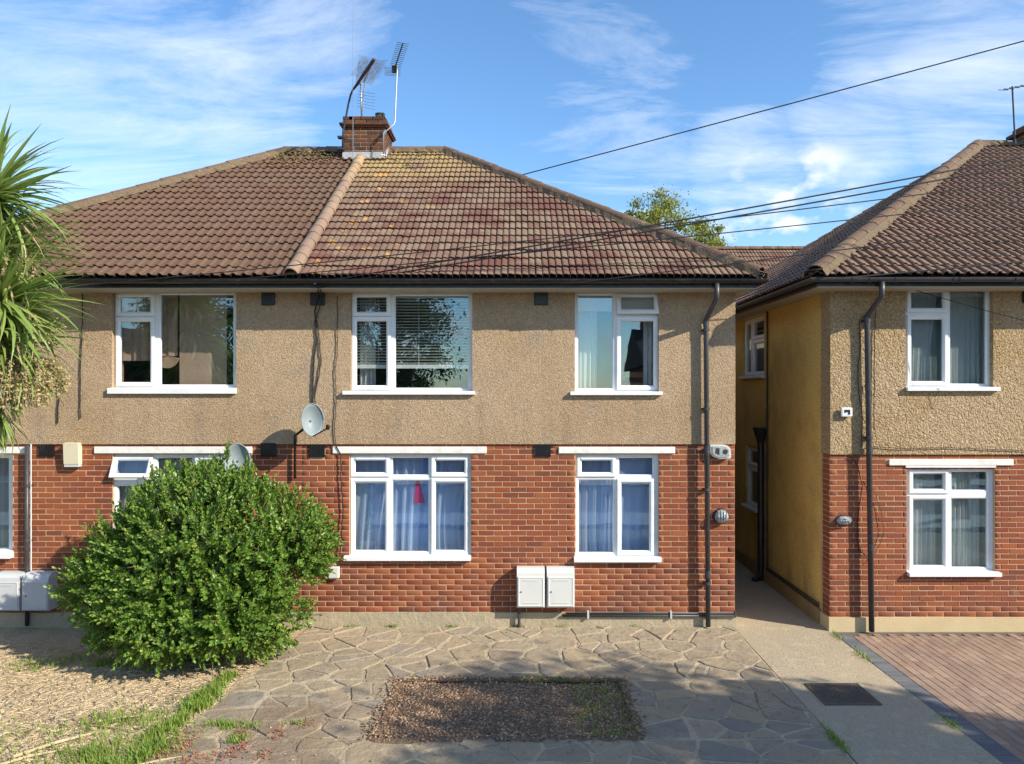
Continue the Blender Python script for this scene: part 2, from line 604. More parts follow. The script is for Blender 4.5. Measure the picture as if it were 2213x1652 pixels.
PIPE = mat('grey_black_pipe', [(0.045, 0.045, 0.05)], 0.42, spec=0.5, blotch=[(9, (0.09, 0.085, 0.08), 0.5, 0.75, 0.7)])
CABLE = mat('cable_black', [(0.02, 0.018, 0.018)], 0.6)
CABLE_B = mat('cable_brown', [(0.06, 0.045, 0.035)], 0.7)
METER = mat('meter_box_white', [(0.62, 0.63, 0.60)], 0.5, blotch=[(4, (0.56, 0.57, 0.54), 0.45, 0.7, 0.6)])
GRP = mat('meter_box_grey', [(0.52, 0.54, 0.55)], 0.55, blotch=[(4, (0.46, 0.48, 0.49), 0.45, 0.7, 0.6)])
DISH = mat('dish_grey', [(0.24, 0.285, 0.30)], 0.5, blotch=[(5, (0.20, 0.245, 0.26), 0.45, 0.7, 0.6)])
LEAD = mat('lead_flashing', [(0.42, 0.44, 0.46)], 0.55, blotch=[(7, (0.30, 0.31, 0.32), 0.45, 0.7, 0.7)], bump=[('n', 12, 0.012)])
ALU = mat('aluminium', [(0.36, 0.37, 0.39)], 0.45, metal=0.7, blotch=[(20, (0.3, 0.3, 0.32), 0.5, 0.7, 0.5)])
STEELD = mat('dark_steel', [(0.05, 0.055, 0.07)], 0.5, metal=0.3)
GLASS = glass_mat('window_glass')
LENS = mat('lamp_lens', [(0.55, 0.57, 0.55)], 0.12, spec=0.8, alpha=0.7, blotch=[(30, (0.3, 0.32, 0.3), 0.45, 0.6, 0.7)])
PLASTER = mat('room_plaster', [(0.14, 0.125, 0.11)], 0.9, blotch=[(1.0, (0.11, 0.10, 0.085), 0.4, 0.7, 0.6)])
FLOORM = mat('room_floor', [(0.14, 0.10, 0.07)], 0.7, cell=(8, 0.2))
NET = mat('net_curtain', [(0.80, 0.88, 0.97)], 0.9, transl=0.5, alpha=0.60, spec=0.1)
NET_C = mat('cream_net_curtain', [(0.72, 0.76, 0.73)], 0.9, transl=0.35, alpha=0.72, spec=0.1)
DRAPE_BLUE = mat('blue_drape', [(0.26, 0.46, 0.86)], 0.9, blotch=[(3, (0.20, 0.38, 0.68), 0.4, 0.7, 0.6)], transl=0.1, spec=0.1)
DRAPE_GREY = mat('grey_green_drape', [(0.25, 0.31, 0.31)], 0.9, transl=0.1, spec=0.1)
TANCLOTH = mat('tan_blind_cloth', [(0.52, 0.36, 0.26)], 0.9, transl=0.15, spec=0.1, cell=(60, 0.1))
WHITECLOTH = mat('white_sheer', [(0.78, 0.78, 0.74)], 0.9, transl=0.3, spec=0.1, alpha=0.85)
BLINDM = mat('blind_slat_white', [(0.70, 0.72, 0.66)], 0.5)
ORANGEW = mat('orange_wood', [(0.42, 0.15, 0.05)], 0.5, cell=(20, 0.2))
PINK = mat('pink_cloth', [(0.62, 0.03, 0.18)], 0.8)
CONC = mat('path_concrete', [(0.42, 0.345, 0.235)], 0.92, blotch=[(0.8, (0.38, 0.32, 0.23), 0.4, 0.7, 0.7), (6, (0.54, 0.45, 0.31), 0.5, 0.7, 0.5), (3, (0.27, 0.23, 0.17), 0.62, 0.78, 0.6)], cell=(55, 0.22), bump=[('n', 30, 0.008), ('n', 110, 0.005)])
FLAG = mat('flagstone_slate', [(0.287, 0.233, 0.164), (0.341, 0.271, 0.181), (0.239, 0.212, 0.175), (0.301, 0.246, 0.170), (0.383, 0.296, 0.186), (0.260, 0.212, 0.154)], 0.75,
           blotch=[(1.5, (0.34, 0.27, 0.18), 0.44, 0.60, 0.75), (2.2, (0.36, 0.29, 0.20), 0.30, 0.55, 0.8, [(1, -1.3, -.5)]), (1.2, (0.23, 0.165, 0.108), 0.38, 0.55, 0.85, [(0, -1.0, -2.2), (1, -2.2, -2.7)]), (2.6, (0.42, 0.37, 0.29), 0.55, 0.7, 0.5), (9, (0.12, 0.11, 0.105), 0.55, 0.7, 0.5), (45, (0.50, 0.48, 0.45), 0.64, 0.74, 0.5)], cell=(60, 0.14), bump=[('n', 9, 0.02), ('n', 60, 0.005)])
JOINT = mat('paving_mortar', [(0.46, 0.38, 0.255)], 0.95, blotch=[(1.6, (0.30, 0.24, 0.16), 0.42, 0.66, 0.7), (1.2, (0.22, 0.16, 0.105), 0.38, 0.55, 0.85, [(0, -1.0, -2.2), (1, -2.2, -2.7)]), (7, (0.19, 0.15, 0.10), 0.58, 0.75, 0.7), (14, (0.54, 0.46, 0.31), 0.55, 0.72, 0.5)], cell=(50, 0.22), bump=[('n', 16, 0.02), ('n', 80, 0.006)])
PAVER = mat('red_paver', [(0.35, 0.245, 0.175), (0.31, 0.21, 0.155), (0.40, 0.285, 0.20), (0.27, 0.18, 0.14), (0.33, 0.215, 0.15)], 0.88, blotch=[(1.1, (0.24, 0.175, 0.13), 0.45, 0.68, 0.65), (7, (0.42, 0.35, 0.27), 0.6, 0.74, 0.4)], cell=(60, 0.15), bump=[('n', 80, 0.004)])
PAVER_D = mat('charcoal_paver', [(0.14, 0.145, 0.155), (0.17, 0.17, 0.175), (0.12, 0.125, 0.14)], 0.85, cell=(60, 0.15), bump=[('n', 80, 0.004)])
SAND = mat('paver_sand', [(0.13, 0.11, 0.085)], 0.95, cell=(80, 0.25))
IRON = mat('cast_iron', [(0.13, 0.11, 0.09)], 0.7, metal=0.2, blotch=[(8, (0.15, 0.11, 0.07), 0.5, 0.7, 0.7)], cell=(60, 0.3), bump=[('v', 45, 0.008)])
STRAW = mat('dry_garden_earth', [(0.52, 0.40, 0.25)], 0.97, blotch=[(1.1, (0.40, 0.30, 0.18), 0.42, 0.66, 0.8), (9, (0.56, 0.44, 0.27), 0.5, 0.7, 0.7), (28, (0.20, 0.145, 0.085), 0.58, 0.72, 0.8), (3.0, (0.20, 0.22, 0.075), 0.58, 0.72, 0.5)], cell=(45, 0.3), bump=[('n', 14, 0.05), ('n', 60, 0.02)])
SOIL = mat('mulch_soil', [(0.225, 0.148, 0.095)], 0.97, blotch=[(5, (0.18, 0.125, 0.08), 0.5, 0.7, 0.8)], cell=(40, 0.35), bump=[('n', 25, 0.04), ('n', 80, 0.015)])
CHIP = mat('bark_chip', [(0.240, 0.149, 0.095), (0.390, 0.256, 0.155), (0.165, 0.106, 0.068), (0.600, 0.426, 0.270), (0.285, 0.170, 0.108)], 0.9)
STRAWCHIP = mat('dead_stalk', [(0.58, 0.45, 0.27), (0.68, 0.56, 0.36), (0.46, 0.34, 0.19), (0.54, 0.43, 0.28)], 0.9)
STICK = mat('dry_stick', [(0.50, 0.40, 0.25), (0.40, 0.29, 0.17)], 0.85, cell=(30, 0.25))
GRASS = mat('grass_blade', [(0.19, 0.29, 0.045), (0.26, 0.36, 0.06), (0.14, 0.24, 0.035), (0.33, 0.38, 0.09)], 0.6, transl=0.35)
LEAFB = mat('shrub_leaf', [(0.136, 0.251, 0.031), (0.184, 0.312, 0.044), (0.112, 0.219, 0.028), (0.224, 0.349, 0.069), (0.156, 0.279, 0.035), (0.080, 0.158, 0.023), (0.120, 0.223, 0.028), (0.288, 0.335, 0.064), (0.096, 0.186, 0.028)], 0.42, transl=0.25, spec=0.5)
BARK = mat('bark', [(0.16, 0.115, 0.08)], 0.9, cell=(30, 0.3), bump=[('n', 30, 0.02)])
PALM = mat('sword_leaf_green', [(0.19, 0.28, 0.06), (0.24, 0.33, 0.075), (0.145, 0.23, 0.05), (0.29, 0.36, 0.10)], 0.45, transl=0.25, spec=0.5)
PALMD = mat('sword_leaf_dry', [(0.42, 0.33, 0.19), (0.34, 0.25, 0.14), (0.50, 0.42, 0.26)], 0.8, transl=0.2)
PANICLE = mat('cream_flower_spray', [(0.46, 0.38, 0.19), (0.54, 0.46, 0.25), (0.36, 0.30, 0.13)], 0.9, transl=0.2)
LEAFY = mat('yellow_green_leaf', [(0.24, 0.27, 0.035), (0.30, 0.32, 0.05), (0.17, 0.21, 0.035), (0.34, 0.33, 0.08)], 0.6, transl=0.35)
LEAFD = mat('dark_leaf', [(0.035, 0.07, 0.018), (0.05, 0.095, 0.022), (0.028, 0.055, 0.015)], 0.6, transl=0.2)
WEEDR = mat('red_stonecrop', [(0.30, 0.10, 0.06), (0.38, 0.16, 0.09), (0.22, 0.07, 0.05)], 0.8)
GROUND = mat('ground_earth', [(0.16, 0.14, 0.09)], 0.97, cell=(10, 0.2))
ASPH = mat('road_asphalt', [(0.055, 0.055, 0.058)], 0.9, cell=(60, 0.2))
PAVEMENT = mat('pavement_slab', [(0.28, 0.27, 0.25)], 0.9, cell=(20, 0.15))

from mathutils import noise as mnoise


# ------------------------------------------------------------------ building blocks
def wall_grid(x0, x1, z0, z1, ops, yf, yrev, yb=None, ends=True):
    """a wall sheet with real openings: front face, reveals and (if yb) an inner face"""
    mb = MB()
    ops = [(max(a, x0), min(b, x1), max(c, z0), min(d, z1)) for a, b, c, d in ops if a < x1 and b > x0 and c < z1 and d > z0]
    xs = sorted({x0, x1, *[o[0] for o in ops], *[o[1] for o in ops]})
    zs = sorted({z0, z1, *[o[2] for o in ops], *[o[3] for o in ops]})

    def hole(x, z):
        return any(o[0] < x < o[1] and o[2] < z < o[3] for o in ops)
    for i in range(len(xs) - 1):
        for j in range(len(zs) - 1):
            if hole((xs[i] + xs[i + 1]) / 2, (zs[j] + zs[j + 1]) / 2):
                continue
            a, b, c, d = xs[i], xs[i + 1], zs[j], zs[j + 1]
            mb.quad((a, yf, c), (b, yf, c), (b, yf, d), (a, yf, d))
            if yb is not None:
                mb.quad((b, yb, c), (a, yb, c), (a, yb, d), (b, yb, d))
    ye = yb if yb is not None else yrev
    for (a, b, c, d) in ops:
        mb.quad((a, yf, c), (a, yf, d), (a, ye, d), (a, ye, c))
        mb.quad((b, yf, d), (b, yf, c), (b, ye, c), (b, ye, d))
        mb.quad((a, yf, d), (b, yf, d), (b, ye, d), (a, ye, d))
        mb.quad((b, yf, c), (a, yf, c), (a, ye, c), (b, ye, c))
    if ends:
        mb.quad((x0, yf, z0), (x0, yf, z1), (x0, ye, z1), (x0, ye, z0))
        mb.quad((x1, yf, z1), (x1, yf, z0), (x1, ye, z0), (x1, ye, z1))
        mb.quad((x0, yf, z0), (x1, yf, z0), (x1, ye, z0), (x0, ye, z0))
        mb.quad((x0, yf, z1), (x1, yf, z1), (x1, ye, z1), (x0, ye, z1))
    return mb


BRICK_MESH = {}


def brick_meshes(m, L=0.211, H=0.065):
    key = (m.name, L, H)
    if key in BRICK_MESH:
        return BRICK_MESH[key]
    out = []
    rnd = random.Random(5)
    for k in range(7):
        j = lambda s: rnd.uniform(-s, s)
        b = 0.004
        mb = MB()
        o = [(j(.002), .012, j(.002)), (L + j(.002), .012, j(.002)), (L + j(.002), .012, H + j(.002)), (j(.002), .012, H + j(.002))]
        mid = [(x, 0.003, z) for x, _, z in o]
        sx = [1, -1, -1, 1]
        sz = [1, 1, -1, -1]
        f = [(x + b * sx[i] * rnd.uniform(.6, 1.7), j(.0012), z + b * sz[i] * rnd.uniform(.6, 1.4)) for i, (x, _, z) in enumerate(o)]
        mb.add(o + mid + f, [(8, 9, 10, 11)] + [(c, (c + 1) % 4, 4 + (c + 1) % 4, 4 + c) for c in range(4)] + [(4 + c, 4 + (c + 1) % 4, 8 + (c + 1) % 4, 8 + c) for c in range(4)])
        me = mb.mesh('brick', m)
        out.append((me, np.array(mb.v)))
    BRICK_MESH[key] = out
    return out


def lay_bricks(parent, x0, x1, z0, course, nc, ops, y, pitch, m, nmax, M=None, rank=None, stuff='brickwork'):
    """stretcher bond; the nmax that show largest become single bricks, the rest one mesh"""
    L, H, J = pitch - 0.0105, course - 0.0105, 0.0105
    ms = brick_meshes(m, round(L, 4), round(H, 4))
    items = []
    for r in range(nc):
        za = z0 + r * course + J / 2
        zm = za + H / 2
        blocks = [(o[0], o[1]) for o in ops if o[2] < zm < o[3]]
        spans = [(x0, x1)]
        for b0, b1 in blocks:
            ns = []
            for s0, s1 in spans:
                if b1 <= s0 or b0 >= s1:
                    ns.append((s0, s1))
                else:
                    if b0 - s0 > 0.02:
                        ns.append((s0, b0))
                    if s1 - b1 > 0.02:
                        ns.append((b1, s1))
            spans = ns
        off = (pitch / 2 if r % 2 else 0.0)
        for s0, s1 in spans:
            k = math.floor((s0 - x0 - off) / pitch)
            while True:
                a = x0 + off + k * pitch
                if a >= s1:
                    break
                b = a + L
                a2, b2 = max(a, s0 + 0.002), min(b, s1 - 0.002)
                if b2 - a2 > 0.022:
                    items.append((a2, b2, za))
                k += 1
    items.sort(key=rank or (lambda t: -(t[1] - t[0])))
    for n, (a, b, z) in enumerate(items[:nmax]):
        me, _ = random.choice(ms)
        B = Matrix.Translation((a, y + random.uniform(-.0015, .0015), z)) @ Matrix.Diagonal(((b - a) / L, 1, 1, 1))
        if M is not None:
            B = M @ B
        link('brick', me, parent, B)
    rest = items[nmax:]
    if rest:
        V, Fq = [], []
        F0 = np.array([(8, 9, 10, 11)] + [(c, (c + 1) % 4, 4 + (c + 1) % 4, 4 + c) for c in range(4)] + [(4 + c, 4 + (c + 1) % 4, 8 + (c + 1) % 4, 8 + c) for c in range(4)])
        o = 0
        for (a, b, z) in rest:
            v = random.choice(ms)[1].copy()
            v[:, 0] *= (b - a) / L
            v += np.array([a, y + random.uniform(-.0015, .0015), z])
            V.append(v)
            Fq.append(F0 + o)
            o += len(v)
        V = np.concatenate(V)
        if M is not None:
            R = np.array(M)
            V = V @ R[:3, :3].T + R[:3, 3]
        ob = np_mesh(stuff, V, np.concatenate(Fq), m, parent)
        tag(ob, kind='stuff')


def tile_profile(kind, p):
    if kind == 'roll':      # flat pan with one raised roll
        xs = [0, .05, .08, .16, .24, .36, .44, .54, .97, 1.0]
        zs = [-.012, -.012, .010, .026, .030, .029, .022, .004, 0.0, -.010]
    else:                   # pair of asymmetric pans
        xs = [0, .045, .065, .16, .30, .47, .50, .545, .565, .66, .80, 1.0]
        zs = [-.022, -.022, .016, .021, .016, .006, -.022, -.022, .016, .021, .016, .006]
    return [x * p for x in xs], zs


def tile_roof(parent, O, U, V, ulen, vlen, pitch, gauge, kind, m, planes, nmax, rank, name='roof_tile', seed=1):
    """tiles on a slope: O eave corner, U along the eave, V up the slope; planes = [(point, normal pointing inside)] cut them"""
    rnd = random.Random(seed)
    N = U.cross(V).normalized()
    if N.z < 0:
        N = -N
    R3 = Matrix((U, V, N)).transposed().to_4x4()
    Lt = gauge + 0.07
    xs, zs = tile_profile(kind, pitch)
    n = len(xs)
    var = []
    for k in range(4):
        vs = []
        q = rnd.uniform(-.003, .003)
        for y, lift in ((0.0, 0.034 + q), (Lt, 0.004)):
            vs += [(x + rnd.uniform(-.001, .001), y, z + lift) for x, z in zip(xs, zs)]
        # thin front edge, then the underside runs back so that an open dark gap shows below each course
        vs += [(x, 0.002, z + 0.020 + q) for x, z in zip(xs, zs)]
        vs += [(x, 0.06, z + 0.016 + q) for x, z in zip(xs, zs)]
        fs = [(i, i + 1, n + i + 1, n + i) for i in range(n - 1)] + [(2 * n + i, 2 * n + i + 1, i + 1, i) for i in range(n - 1)] + [(3 * n + i, 3 * n + i + 1, 2 * n + i + 1, 2 * n + i) for i in range(n - 1)]
        # side edges
        fs += [(3 * n, 2 * n, 0, n), (4 * n - 1, 3 * n - 1, n - 1, 2 * n - 1)]
        mb = MB()
        mb.add(vs, fs)
        var.append((mb.mesh('roof_tile', m), vs, fs))
    full, part = [], []
    for r in range(int(vlen / gauge) + 1):
        for c in range(int(ulen / pitch) + 1):
            base = O + U * (c * pitch) + V * (r * gauge)
            cs = [base, base + U * pitch, base + U * pitch + V * Lt, base + V * Lt]
            st = 1
            for (pp, pn) in planes:
                d = [(q - pp).dot(pn) for q in cs]
                if max(d) <= 0.01:
                    st = 0
                    break
                if min(d) < 0:
                    st = 2
            if st == 0:
                continue
            B = Matrix.Translation(base + U * rnd.uniform(-.0015, .0015) + V * (rnd.uniform(-.008, .008) - (.03 if rnd.random() < .012 else 0)) + N * (rnd.uniform(-.001, .003) + .008 * mnoise.noise(base * .9))) @ R3 @ Matrix.Rotation(rnd.uniform(-.012, .012), 4, 'Z')
            (full if st == 1 else part).append((base, B, rnd.randrange(4)))
    allt = [(b, B, k, False) for b, B, k in full] + [(b, B, k, True) for b, B, k in part]
    allt.sort(key=lambda t: rank(t[0]))

    def cut(B, k):
        me, vs, fs = var[k]
        bm = bmesh.new()
        bv = [bm.verts.new(B @ Vector(p)) for p in vs]
        for f in fs:
            bm.faces.new([bv[i] for i in f])
        for (pp, pn) in planes:
            bmesh.ops.bisect_plane(bm, geom=list(bm.verts) + list(bm.edges) + list(bm.faces), plane_co=pp, plane_no=pn, clear_inner=True)
        return bm
    for i, (b, B, k, cutit) in enumerate(allt[:nmax]):
        if cutit:
            bm = cut(B, k)
            if len(bm.faces):
                me = bpy.data.meshes.new('roof_tile')
                bm.to_mesh(me)
                me.materials.append(m)
                link(name, me, parent)
            bm.free()
        else:
            link(name, var[k][0], parent, B)
    rest = MB()
    for (b, B, k, cutit) in allt[nmax:]:
        if cutit:
            rest.bm(cut(B, k))
        else:
            rest.add([B @ Vector(p) for p in var[k][1]], var[k][2])
    if rest.f:
        tag(rest.build('roof_tiling', m, parent, fix=False), kind='stuff')


def half_tiles(parent, A, B, up, r, seg, m, name, lift=0.0, over=0.04, squash=1.0):
    """a line of half-round tiles from A to B"""
    A, B = Vector(A), Vector(B)
    d = B - A
    n = max(1, round(d.length / seg))
    t = d.normalized()
    s = t.cross(up).normalized()
    u = s.cross(t).normalized()
    for i in range(n):
        p0 = A + d * (i / n)
        p1 = A + d * ((i + 1) / n) + t * over
        if i == n - 1:
            p1 = B
        mb = MB()
        K = 8
        jr = random.uniform(-.004, .004)
        off = s * random.uniform(-.006, .006)
        for rr in (1.0, 0.86):
            for p, q in ((p0, 1.06), (p1, 0.97)):
                for k in range(K + 1):
                    an = math.pi * k / K
                    mb.v.append(tuple(p + off + u * (lift + jr) + s * (math.cos(an) * r * rr * q) + u * (math.sin(an) * r * squash * rr * q)))
        w = K + 1
        for k in range(K):
            mb.f.append((k, k + 1, w + k + 1, w + k))
            mb.f.append((2 * w + k, 3 * w + k, 3 * w + k + 1, 2 * w + k + 1))
            mb.f.append((k, 2 * w + k, 2 * w + k + 1, k + 1))
            mb.f.append((w + k, w + k + 1, 3 * w + k + 1, 3 * w + k))
        mb.build(name, m, parent, smooth=False)


def bedding(parent, A, B, up, w, h, m):
    A, B = Vector(A), Vector(B)
    d = B - A
    t = d.normalized()
    s = t.cross(up).normalized()
    u = s.cross(t).normalized()
    n = max(4, int(d.length / 0.09))
    mb = MB()
    rnd = random.Random(3)
    for i in range(n + 1):
        p = A + d * (i / n)
        wl, wr = w * rnd.uniform(.85, 1.15), w * rnd.uniform(.85, 1.15)
        mb.v += [tuple(p - s * wl - u * 0.05), tuple(p - s * w * .75 + u * h), tuple(p + s * w * .75 + u * h), tuple(p + s * wr - u * 0.05)]
    for i in range(n):
        for k in range(3):
            mb.f.append((i * 4 + k, i * 4 + k + 1, i * 4 + k + 5, i * 4 + k + 4))
    mb.build('mortar_bedding', m, parent)


def gutter(parent, pts, m, r=0.056, clips=()):
    """half-round gutter along a level line of points (outward side = -normal given by point order)"""
    mb = MB()
    K = 10
    for i, (p, o) in enumerate(pts):
        p = Vector(p)
        o = Vector(o)
        for rr in (r, r - 0.006):
            for k in range(K + 1):
                an = math.pi * k / K
                mb.v.append(tuple(p + o * (-math.cos(an) * rr) - Vector((0, 0, 1)) * (math.sin(an) * rr)))
    w = K + 1
    for i in range(len(pts) - 1):
        a, b = i * 2 * w, (i + 1) * 2 * w
        for k in range(K):
            mb.f.append((a + k, b + k, b + k + 1, a + k + 1))
            mb.f.append((a + w + k, a + w + k + 1, b + w + k + 1, b + w + k))
        mb.f.append((a + 0, a + w, b + w, b + 0))
        mb.f.append((a + K, b + K, b + w + K, a + w + K))
    g = mb.build('gutter', m, parent)
    for (p, t, o) in clips:
        p, t, o = Vector(p), Vector(t), Vector(o)
        mb = MB()
        for dx in (-0.018, 0.018):
            for rr in (r + 0.007, r + 0.001):
                for k in range(K + 1):
                    an = math.pi * k / K
                    mb.v.append(tuple(p + t * dx + o * (-math.cos(an) * rr) - Vector((0, 0, 1)) * (math.sin(an) * rr)))
        for k in range(K):
            mb.f += [(k, k + 1, 2 * w + k + 1, 2 * w + k), (k, w + k, w + k + 1, k + 1), (2 * w + k, 2 * w + k + 1, 3 * w + k + 1, 3 * w + k)]
        mb.build('gutter_bracket', m, g)
    return g


def window(parent, r, lights, yf, sill=None, vents=(), depth=0.07, m=None):
    """r = outer frame (x0,x1,z0,z1); lights = [(x0,x1,z0,z1,kind)] with kind fixed / sash / ('open', degrees)"""
    m = m or UPVC
    x0, x1, z0, z1 = r
    mb = MB()
    # frame and bars: one solid sheet with the lights cut out, front edges stepped
    ops = [l[:4] for l in lights]
    xs = sorted({x0, x1, *[o[0] for o in ops], *[o[1] for o in ops]})
    zs = sorted({z0, z1, *[o[2] for o in ops], *[o[3] for o in ops]})

    def hole(x, z):
        return any(o[0] < x < o[1] and o[2] < z < o[3] for o in ops)
    for i in range(len(xs) - 1):
        for j in range(len(zs) - 1):
            a, b, c, d = xs[i], xs[i + 1], zs[j], zs[j + 1]
            if not hole((a + b) / 2, (c + d) / 2):
                mb.quad((a, yf, c), (b, yf, c), (b, yf, d), (a, yf, d))
    mb.ring(x0, x1, z0, z1, [(0, yf + depth), (0, yf)])
    for (a, b, c, d, *_) in lights:
        mb.ring(a, b, c, d, [(0, yf), (0, yf + depth)])
    w = mb.build('window', m, parent, fix=False)
    for (a, b, c, d, kind) in lights:
        mb = MB()
        g = MB()
        if kind == 'fixed':
            bw = 0.016
            mb.ring(a, b, c, d, [(0.0005, yf + .004), (0.004, yf + .002), (bw, yf + .016), (bw, yf + .05)])
            mb.build('glazing_bead', m, w, fix=False)
            g.box(a + bw, b - bw, yf + .030, yf + .036, c + bw, d - bw)
            g.build('pane', GLASS, w)
        else:
            sw = 0.062
            e = 0.006
            mb.ring(a - e, b + e, c - e, d + e, [(0, yf - .002), (0, yf - .016), (.007, yf - .022), (sw - .022, yf - .022), (sw, yf - .004), (sw, yf + .03)])
            g.box(a + sw - .004, b - sw + .004, yf + .012, yf + .018, c + sw - .004, d - sw + .004)
            if isinstance(kind, tuple):
                mb.ring(a - e, b + e, c - e, d + e, [(sw, yf + .03), (.004, yf + .03), (0, yf - .002)])
                M = Matrix.Translation((0, yf, d)) @ Matrix.Rotation(math.radians(-kind[1]), 4, 'X') @ Matrix.Translation((0, -yf, -d))
                mb.xform(M)
                g.xform(M)
                # dark gasket ring left in the opening
                fr = MB().ring(a, b, c, d, [(0, yf + .012), (.022, yf + .012), (.022, yf + .05)])
                fr.build('opening_frame', m, w, fix=False)
            s = mb.build('sash', m, w, fix=False)
            g.build('pane', GLASS, w)
    if sill:
        sx0, sx1, zt, zb, yo = sill
        mb = MB()
        mb.add([(sx0, yf + .03, zt + .012), (sx1, yf + .03, zt + .012), (sx1, yo + .006, zt - .003), (sx0, yo + .006, zt - .003),
                (sx0, yo, zt - .010), (sx1, yo, zt - .010), (sx1, yo, zb), (sx0, yo, zb), (sx1, yf + .03, zb), (sx0, yf + .03, zb)],
               [(0, 3, 2, 1), (3, 4, 5, 2), (4, 7, 6, 5), (7, 9, 8, 6), (0, 9, 7, 4, 3), (1, 2, 5, 6, 8), (0, 1, 8, 9)])
        mb.build('sill', m, w)
    for (a, b, z) in vents:
        mb = MB()
        mb.box(a, b, yf - .034, yf - .0225, z - .012, z + .012, .004)
        mb.build('trickle_vent', m, w)
    return w


def curtain(name, x0, x1, z0, z1, y, m, label, folds=9, amp=0.03, pull=0.0, pull_z=0.5, gather=1.0, group=None, seed=0, cat='curtain', lean=0.0):
    """hanging cloth with irregular folds; pull draws the lower part sideways (tie-back)"""
    rnd = random.Random(seed)
    nx, nz = max(24, int(folds * 9)), 16
    ph = [rnd.uniform(0, 6.28) for _ in range(4)]
    V = []
    for j in range(nz + 1):
        t = j / nz
        z = z1 + (z0 - z1) * t
        for i in range(nx + 1):
            u = i / nx
            uu = u + 0.02 * math.sin(2 * math.pi * 2 * u + ph[0]) + 0.015 * math.sin(2 * math.pi * 5 * u + ph[1])
            k = math.sin(max(0.0, (t - 0.15) / 0.85) * math.pi / 2)
            xx = x0 + (x1 - x0) * (u * (1 - (1 - gather) * k))
            if pull:
                s = t * t
                xx = xx + pull * s * (u if pull > 0 else (1 - u)) * 0.9
            xx += lean * t * t
            a = amp * (0.35 + 0.65 * t) * (0.7 + 0.5 * math.sin(3.1 * u + ph[2]))
            yy = y + a * math.sin(2 * math.pi * folds * uu + 0.9 * t + ph[3]) + 0.3 * a * math.sin(2 * math.pi * folds * 2.3 * uu + ph[1] - t)
            V.append((xx, yy, z))
    Fq = [(j * (nx + 1) + i, j * (nx + 1) + i + 1, (j + 1) * (nx + 1) + i + 1, (j + 1) * (nx + 1) + i) for j in range(nz) for i in range(nx)]
    V = np.array(V)
    if XF[0] is not None:
        R = np.array(XF[0])
        V = V @ R[:3, :3].T + R[:3, 3]
    c = np.array([V[:, 0].mean(), V[:, 1].mean(), V[:, 2].min()])
    o = np_mesh(name, V - c, np.array(Fq), m, None, smooth=True)
    o.location = c
    return tag(o, label, cat, group)


def lintel(parent, xl, xr, yt, yb, Y=0.0, m=WHITE, inner=None):
    x0, x1, z0, z1 = rect(xl, xr, yt, yb, Y)
    mb = MB().box(x0, x1, Y - .022, Y + .05, z0, z1, .006)
    if inner:
        a, b, c, d = rect(*inner, Y)
        mb.box(a, b, Y - .018, Y + .05, c, d + .004, .004)
    mb.build('lintel', m, parent)


def downpipe(parent, pts, r, m, clips, y_wall, sock=()):
    pp = [Vector(p) for p in pts]
    sm = [pp[0]]
    for i in range(1, len(pp) - 1):
        a, b, c = pp[i - 1], pp[i], pp[i + 1]
        d = min(0.05, (b - a).length / 2, (c - b).length / 2)
        s, e = b + (a - b).normalized() * d, b + (c - b).normalized() * d
        for k in range(4):
            t = k / 3
            sm.append(s * (1 - t) ** 2 + b * 2 * t * (1 - t) + e * t * t)
    sm.append(pp[-1])
    o = MB().tube(sm, r, 12).build('downpipe', m, parent, smooth=True)
    for (x, y, z) in clips:
        mb = MB()
        mb.tube([(x, y, z - .02), (x, y, z + .02)], r + .007, 12)
        mb.box(x - .055, x + .055, y + r - .005, y_wall + .0, z - .014, z + .014)
        mb.build('pipe_clip', m, o)
    for (x, y, z) in sock:
        MB().tube([(x, y, z - .05), (x, y, z + .05)], r + .006, 12).build('pipe_socket', m, o)
    return o


def louvre_vent(parent, x0, x1, z0, z1, y, m, kind='plain', name='vent'):
    mb = MB()
    if kind == 'plain':
        mb.box(x0, x1, y - .03, y + .01, z0, z1, .014)
        v = mb.build(name, m, parent)
        s = MB()
        n = 6
        for i in range(n):
            z = z0 + (z1 - z0) * (i + .7) / (n + .4)
            s.box(x0 + .022, x1 - .022, y - .036, y - .029, z - .005, z + .006)
        s.build('vent_louvre', m, v)
    else:
        mb.box(x0, x1, y - .012, y + .01, z0, z1)
        v = mb.build(name, m, parent)
        s = MB()
        nx, nz = 7, 5
        w, h = (x1 - x0), (z1 - z0)
        for i in range(nx + 1):
            x = x0 + w * i / nx
            s.box(max(x0, x - .005), min(x1, x + .005), y - .022, y - .011, z0, z1)
        for j in range(nz + 1):
            z = z0 + h * j / nz
            s.box(x0 + .001, x1 - .001, y - .0205, y - .011, max(z0, z - .005), min(z1, z + .005))
        s.build('vent_grid', m, v)
    return v


# ------------------------------------------------------------------ ground
CONC_X0, CONC_X1 = 2.94, 4.2
tag(MB().add([(-600, -600, -0.06), (600, -600, -0.06), (600, 900, -0.06), (-600, 900, -0.06)], [(0, 1, 2, 3)]).build('ground', GROUND), kind='structure')


